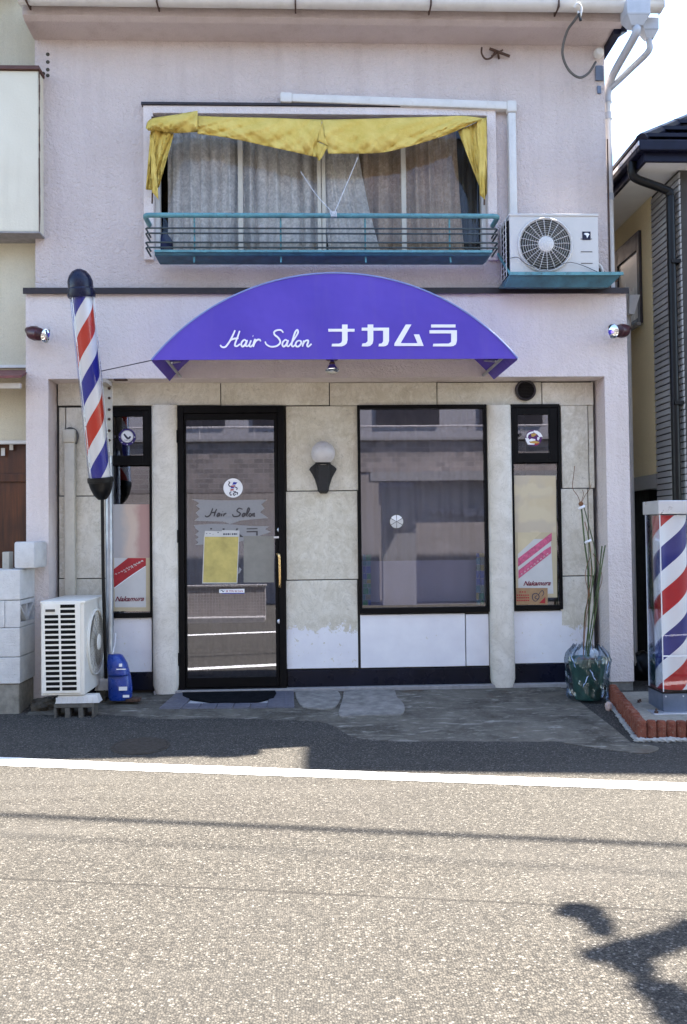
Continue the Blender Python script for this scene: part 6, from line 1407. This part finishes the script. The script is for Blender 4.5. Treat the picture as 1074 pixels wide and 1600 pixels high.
# tall block added unseen at the right, to cast shade over the near roadside
tb = Vector((-0.06, -2.18, -0.1)); hT = 9.6
tl = tb + Vector((SUN.x, SUN.y, SUN.z)) * ((hT - tb.z) / SUN.z)
m = MB(); sk = -0.125
m.add([(tl.x, tl.y, 0), (tl.x + 9, tl.y + 9 * sk, 0), (tl.x + 9, tl.y + 3, 0), (tl.x, tl.y + 3, 0), (tl.x, tl.y, hT), (tl.x + 9, tl.y + 9 * sk, hT), (tl.x + 9, tl.y + 3, hT), (tl.x, tl.y + 3, hT)], [(0, 3, 2, 1), (4, 5, 6, 7), (0, 1, 5, 4), (1, 2, 6, 5), (2, 3, 7, 6), (3, 0, 4, 7)])
build('shadow_block', m, M['cream'], RH)
p0 = P(984, 985, 0.6); tag(build('leaning_stick', MB().tube([P(982, 965, 0.3), P(994, 1040, 0.2)], 0.012, 7), M['beige_pipe'], smooth=1), 'pale stick leaning in the dark gap behind the cabinet', 'stick')
tag(build('gap_clutter', rockm(P(1000, 1050, 0.3), 0.16, 2.0, (0.9, 1, 1.1)), M['cap_black'], smooth=1.5), 'dark sack in the narrow gap behind the cabinet', 'sack')
q = rect(977, 466, 993, 495, 0.4); hb = thing('small_hopper', (q[0], 0.4, q[2]), 'white rain hopper peeping round the right corner of the ledge', 'drainpipe')
build('box', MB().hexa([(q[0] + 0.0, 0.3, q[2]), (q[1] - 0.05, 0.3, q[2]), (q[1] - 0.05, 0.45, q[2]), (q[0] + 0.0, 0.45, q[2])], [(q[0], 0.28, q[3]), (q[1], 0.28, q[3]), (q[1], 0.47, q[3]), (q[0], 0.47, q[3])]), M['white_plastic'], hb)
build('pipe', MB().tube([(q[0] + 0.02, 0.4, q[2]), (q[0] + 0.02, 0.4, 0.2)], 0.03, 10), M['white_plastic'], hb, smooth=1)

# ================================================================== across the road (mirrored in the shop glass)
def M2(px, py, yo_): q = P(px, py, yo_); return q.x, q.z     # where a mirrored picture point stands on the far side, at y = -yo_
OB = thing('opposite_building', (0, -10, 0), 'brick-banded concrete building across the road, mirrored in the shop glass', 'building')
yo1 = 10.0
zt0 = M2(500, 689, yo1)[1]; zt1 = M2(500, 738, yo1)[1]; zt1d = M2(360, 770, yo1)[1]
build('brick_band', bx(M2(560, 700, yo1)[0], 12, -yo1 - 0.3, -yo1, zt1, zt0), M['brick'], OB)
build('brick_band', bx(-12, M2(560, 700, yo1)[0], -yo1 - 0.3, -yo1 + 0.001, zt1d, zt0), M['brick'], OB)
build('coping', bx(-12, 12, -yo1 - 0.32, -yo1 + 0.05, zt0 + 0.001, zt0 + 0.05), M['concrete'], OB)
build('upper_wall', bx(-12, 12, -yo1 - 1.6, -yo1 - 1.4, zt0, zt0 + 4.5), M['shutter'], OB)
for x in (-3.2, -1.2, 1.5, 3.8): build('window', bx(x, x + 1.4, -yo1 - 1.4, -yo1 - 1.37, zt0 + 0.5, zt0 + 1.9), M['dark_frame'], OB)
m = MB(); m.tube([(-12, -yo1 - 0.1, zt0 + 0.3), (12, -yo1 - 0.1, zt0 + 0.3)], 0.02, 6)
for k in range(-10, 11): m.tube([(k * 1.1, -yo1 - 0.1, zt0 + 0.05), (k * 1.1, -yo1 - 0.1, zt0 + 0.3)], 0.015, 5)
build('handrail', m, M['shutter'], OB)
x0 = M2(578, 745, yo1)[0]; z0, z1 = M2(660, 752, yo1)[1], M2(660, 738, yo1)[1]
build('concrete_band', bx(x0, 12, -yo1 - 0.3, -yo1 + 0.25, z0, z1 - 0.002), M['concrete'], OB)
xa, xb2 = M2(598, 850, yo1)[0], M2(650, 850, yo1)[0]; zl0, zl1 = M2(700, 816, yo1)[1], M2(700, 776, yo1)[1]
build('pier', bx(xa, xb2, -yo1 - 0.3, -yo1 + 0.04, -0.1, z0 - 0.12), M['concrete'], OB)
lb2 = build('name_band', bx(xb2 + 0.001, 12, -yo1 - 0.3, -yo1, zl0, z0 - 0.001), M['concrete'], OB)
# raised characters on the band, read back to front in the glass
r9, s9 = (640, 700), 6.154
def M2z(pts): return [M2(r9[0] + a / s9, r9[1] + b / s9, yo1) for a, b in pts]
for pts in ([(205, 595), (225, 590), (240, 610), (265, 582), (270, 595), (240, 635), (225, 630)], [(285, 580), (310, 590), (345, 600), (320, 640), (295, 620)], [(345, 655), (385, 585), (395, 590), (360, 660)], [(395, 585), (430, 605), (425, 640), (410, 635)], [(435, 615), (495, 610), (490, 640), (440, 640)], [(505, 580), (645, 580), (640, 640), (600, 665), (540, 660), (520, 630)], [(650, 660), (690, 590), (715, 590), (712, 655), (690, 655)]):
    build('raised_letter', MB().prism(M2z(pts), -yo1 + 0.001, -yo1 + 0.05), M['shutter'], lb2)
gxa = M2(640, 900, yo1)[0]
build('shutter', bx(xb2, 12, -yo1 - 0.9, -yo1 - 0.8, -0.1, zl0), M['shutter'], OB)
build('shutter', bx(-12, xa, -yo1 - 0.9, -yo1 - 0.8, -0.1, zt1), M['shutter'], OB)
lamp = P(620, 815, yo1)
build('vent_cap', MB().lathe([(0.115, 0), (0.115, 0.16), (0.0, 0.17)], (lamp.x, -yo1 + 0.041, lamp.z), (0, 1, 0), 6), M['alu'], OB)
build('side_volume', bx(-12, 12, -yo1 - 9, -yo1 - 1.65, -0.1, zt0 + 4.4), M['shutter'], OB)
LWx0, LWx1 = -6.0, -0.75
LW = thing('low_tiled_wall', (-3, -7.2, -0.1), 'low grid-tiled wall across the road, mirrored in the door glass', 'wall')
zlw = M2(360, 917, 7.3)[1]
build('face', bx(LWx0, LWx1, -7.45, -7.3, -0.1, zlw), M['gridtile'], LW)
build('coping', bx(LWx0, LWx1 + 0.02, -7.46, -7.28, zlw + 0.001, zlw + 0.03), M['concrete'], LW)
build('kerb', bx(LWx0, LWx1, -7.28, -6.95, -0.1, -0.02), M['concrete'], LW)

# ================================================================== overhead cables and the street tree that shade the road
def overhead(pa, pb, h, r, label, sag=0.25):
    a, b = G(*pa), G(*pb); dxy = (b - a); A = a - dxy * 1.6; Bq = b + dxy * 1.6; pts = []
    for k in range(25):
        t = k / 24; g = A.lerp(Bq, t); hh_ = h + sag * (2 * t - 1) ** 2; pts.append(g + SUN * (hh_ / SUN.z))
    return tag(build('overhead_cable', MB().tube(pts, r, 8), M['cable'], smooth=1), label, 'cable', 'cables over the road')
overhead((0, 1273), (1074, 1321), 8.0, 0.027, 'thick overhead cable drawing a dark line of shadow across the road', 0.12)
overhead((540, 1335), (1074, 1366), 9.5, 0.009, 'thin overhead cable whose faint shadow lies on the road at right', 0.1)
# tree: crown lobes placed so that their shadow falls at the lower right of the road
TRB = Vector((6.6, -2.6, -0.1))
TE = thing('street_tree', TRB, 'leafy street tree out to the right whose shadow dapples the road', 'tree')
lobes = []
for px, py, r, h in ((890, 1425, .04, 5.2), (903, 1421, .06, 5.2), (918, 1427, .06, 5.3), (931, 1441, .05, 5.3), (941, 1456, .04, 5.3), (930, 1492, .05, 5.4), (950, 1490, .07, 5.4), (975, 1487, .09, 5.3), (1000, 1482, .10, 5.5), (1030, 1473, .10, 5.5), (1060, 1466, .09, 5.6), (1088, 1458, .12, 5.6), (985, 1505, .07, 5.4), (1000, 1516, .05, 5.4),
                     (1012, 1540, .05, 5.5), (1027, 1546, .08, 5.5), (1046, 1556, .09, 5.5), (1062, 1576, .10, 5.6), (1078, 1596, .12, 5.6), (1230, 1470, .3, 6.2), (1300, 1530, .4, 6.6), (1250, 1600, .35, 6.0)):
    g = G(px, py); lobes.append((g + SUN * (h / SUN.z), r * (0.74 if 920 < px < 1080 and py > 1450 else 0.9)))
tips = [l[0] for l in lobes]
fork = TRB + Vector((-0.6, 0.0, 4.2))
m = MB(); m.tube(smooth_path([TRB + Vector((0, 0, -0.05)), TRB + Vector((0.03, 0.02, 1.5)), TRB + Vector((-0.1, 0, 3.0)), fork], 4), [0.15 - 0.006 * i for i in range(13)], 10)
build('trunk', m, M['bark'], TE, smooth=1)
m = MB()
for i in (4, 7, 11, 15, 18, 19, 20, 21):
    e = tips[i]; mid = fork.lerp(e, 0.5) + Vector((0, 0, 0.12)); k_ = 1.0 if i > 18 else 0.22; m.tube(smooth_path([fork + Vector((0, 0, -0.1)), mid, e], 5), [(0.05 - 0.0035 * k) * k_ for k in range(11)], 7)
build('limb', m, M['bark'], TE, smooth=1)
m = MB(); random.seed(3)
for c, r in lobes:
    nl_ = int(60 + 1000 * r)
    for k in range(nl_):
        d = Vector((random.gauss(0, 1), random.gauss(0, 1), random.gauss(0, 0.7))).normalized() * r * random.random() ** 0.4 * 1.05
        p = c + d; u = Vector((random.gauss(0, 1), random.gauss(0, 1), random.gauss(0, 0.5))).normalized(); v_ = u.orthogonal().normalized(); s_ = 0.03 + 0.02 * random.random()
        m.add([p - u * s_, p + v_ * s_ * 0.5, p + u * s_, p - v_ * s_ * 0.5], [(0, 1, 2, 3)])
kind(build('crown', m, M['leaf'], TE), 'stuff')
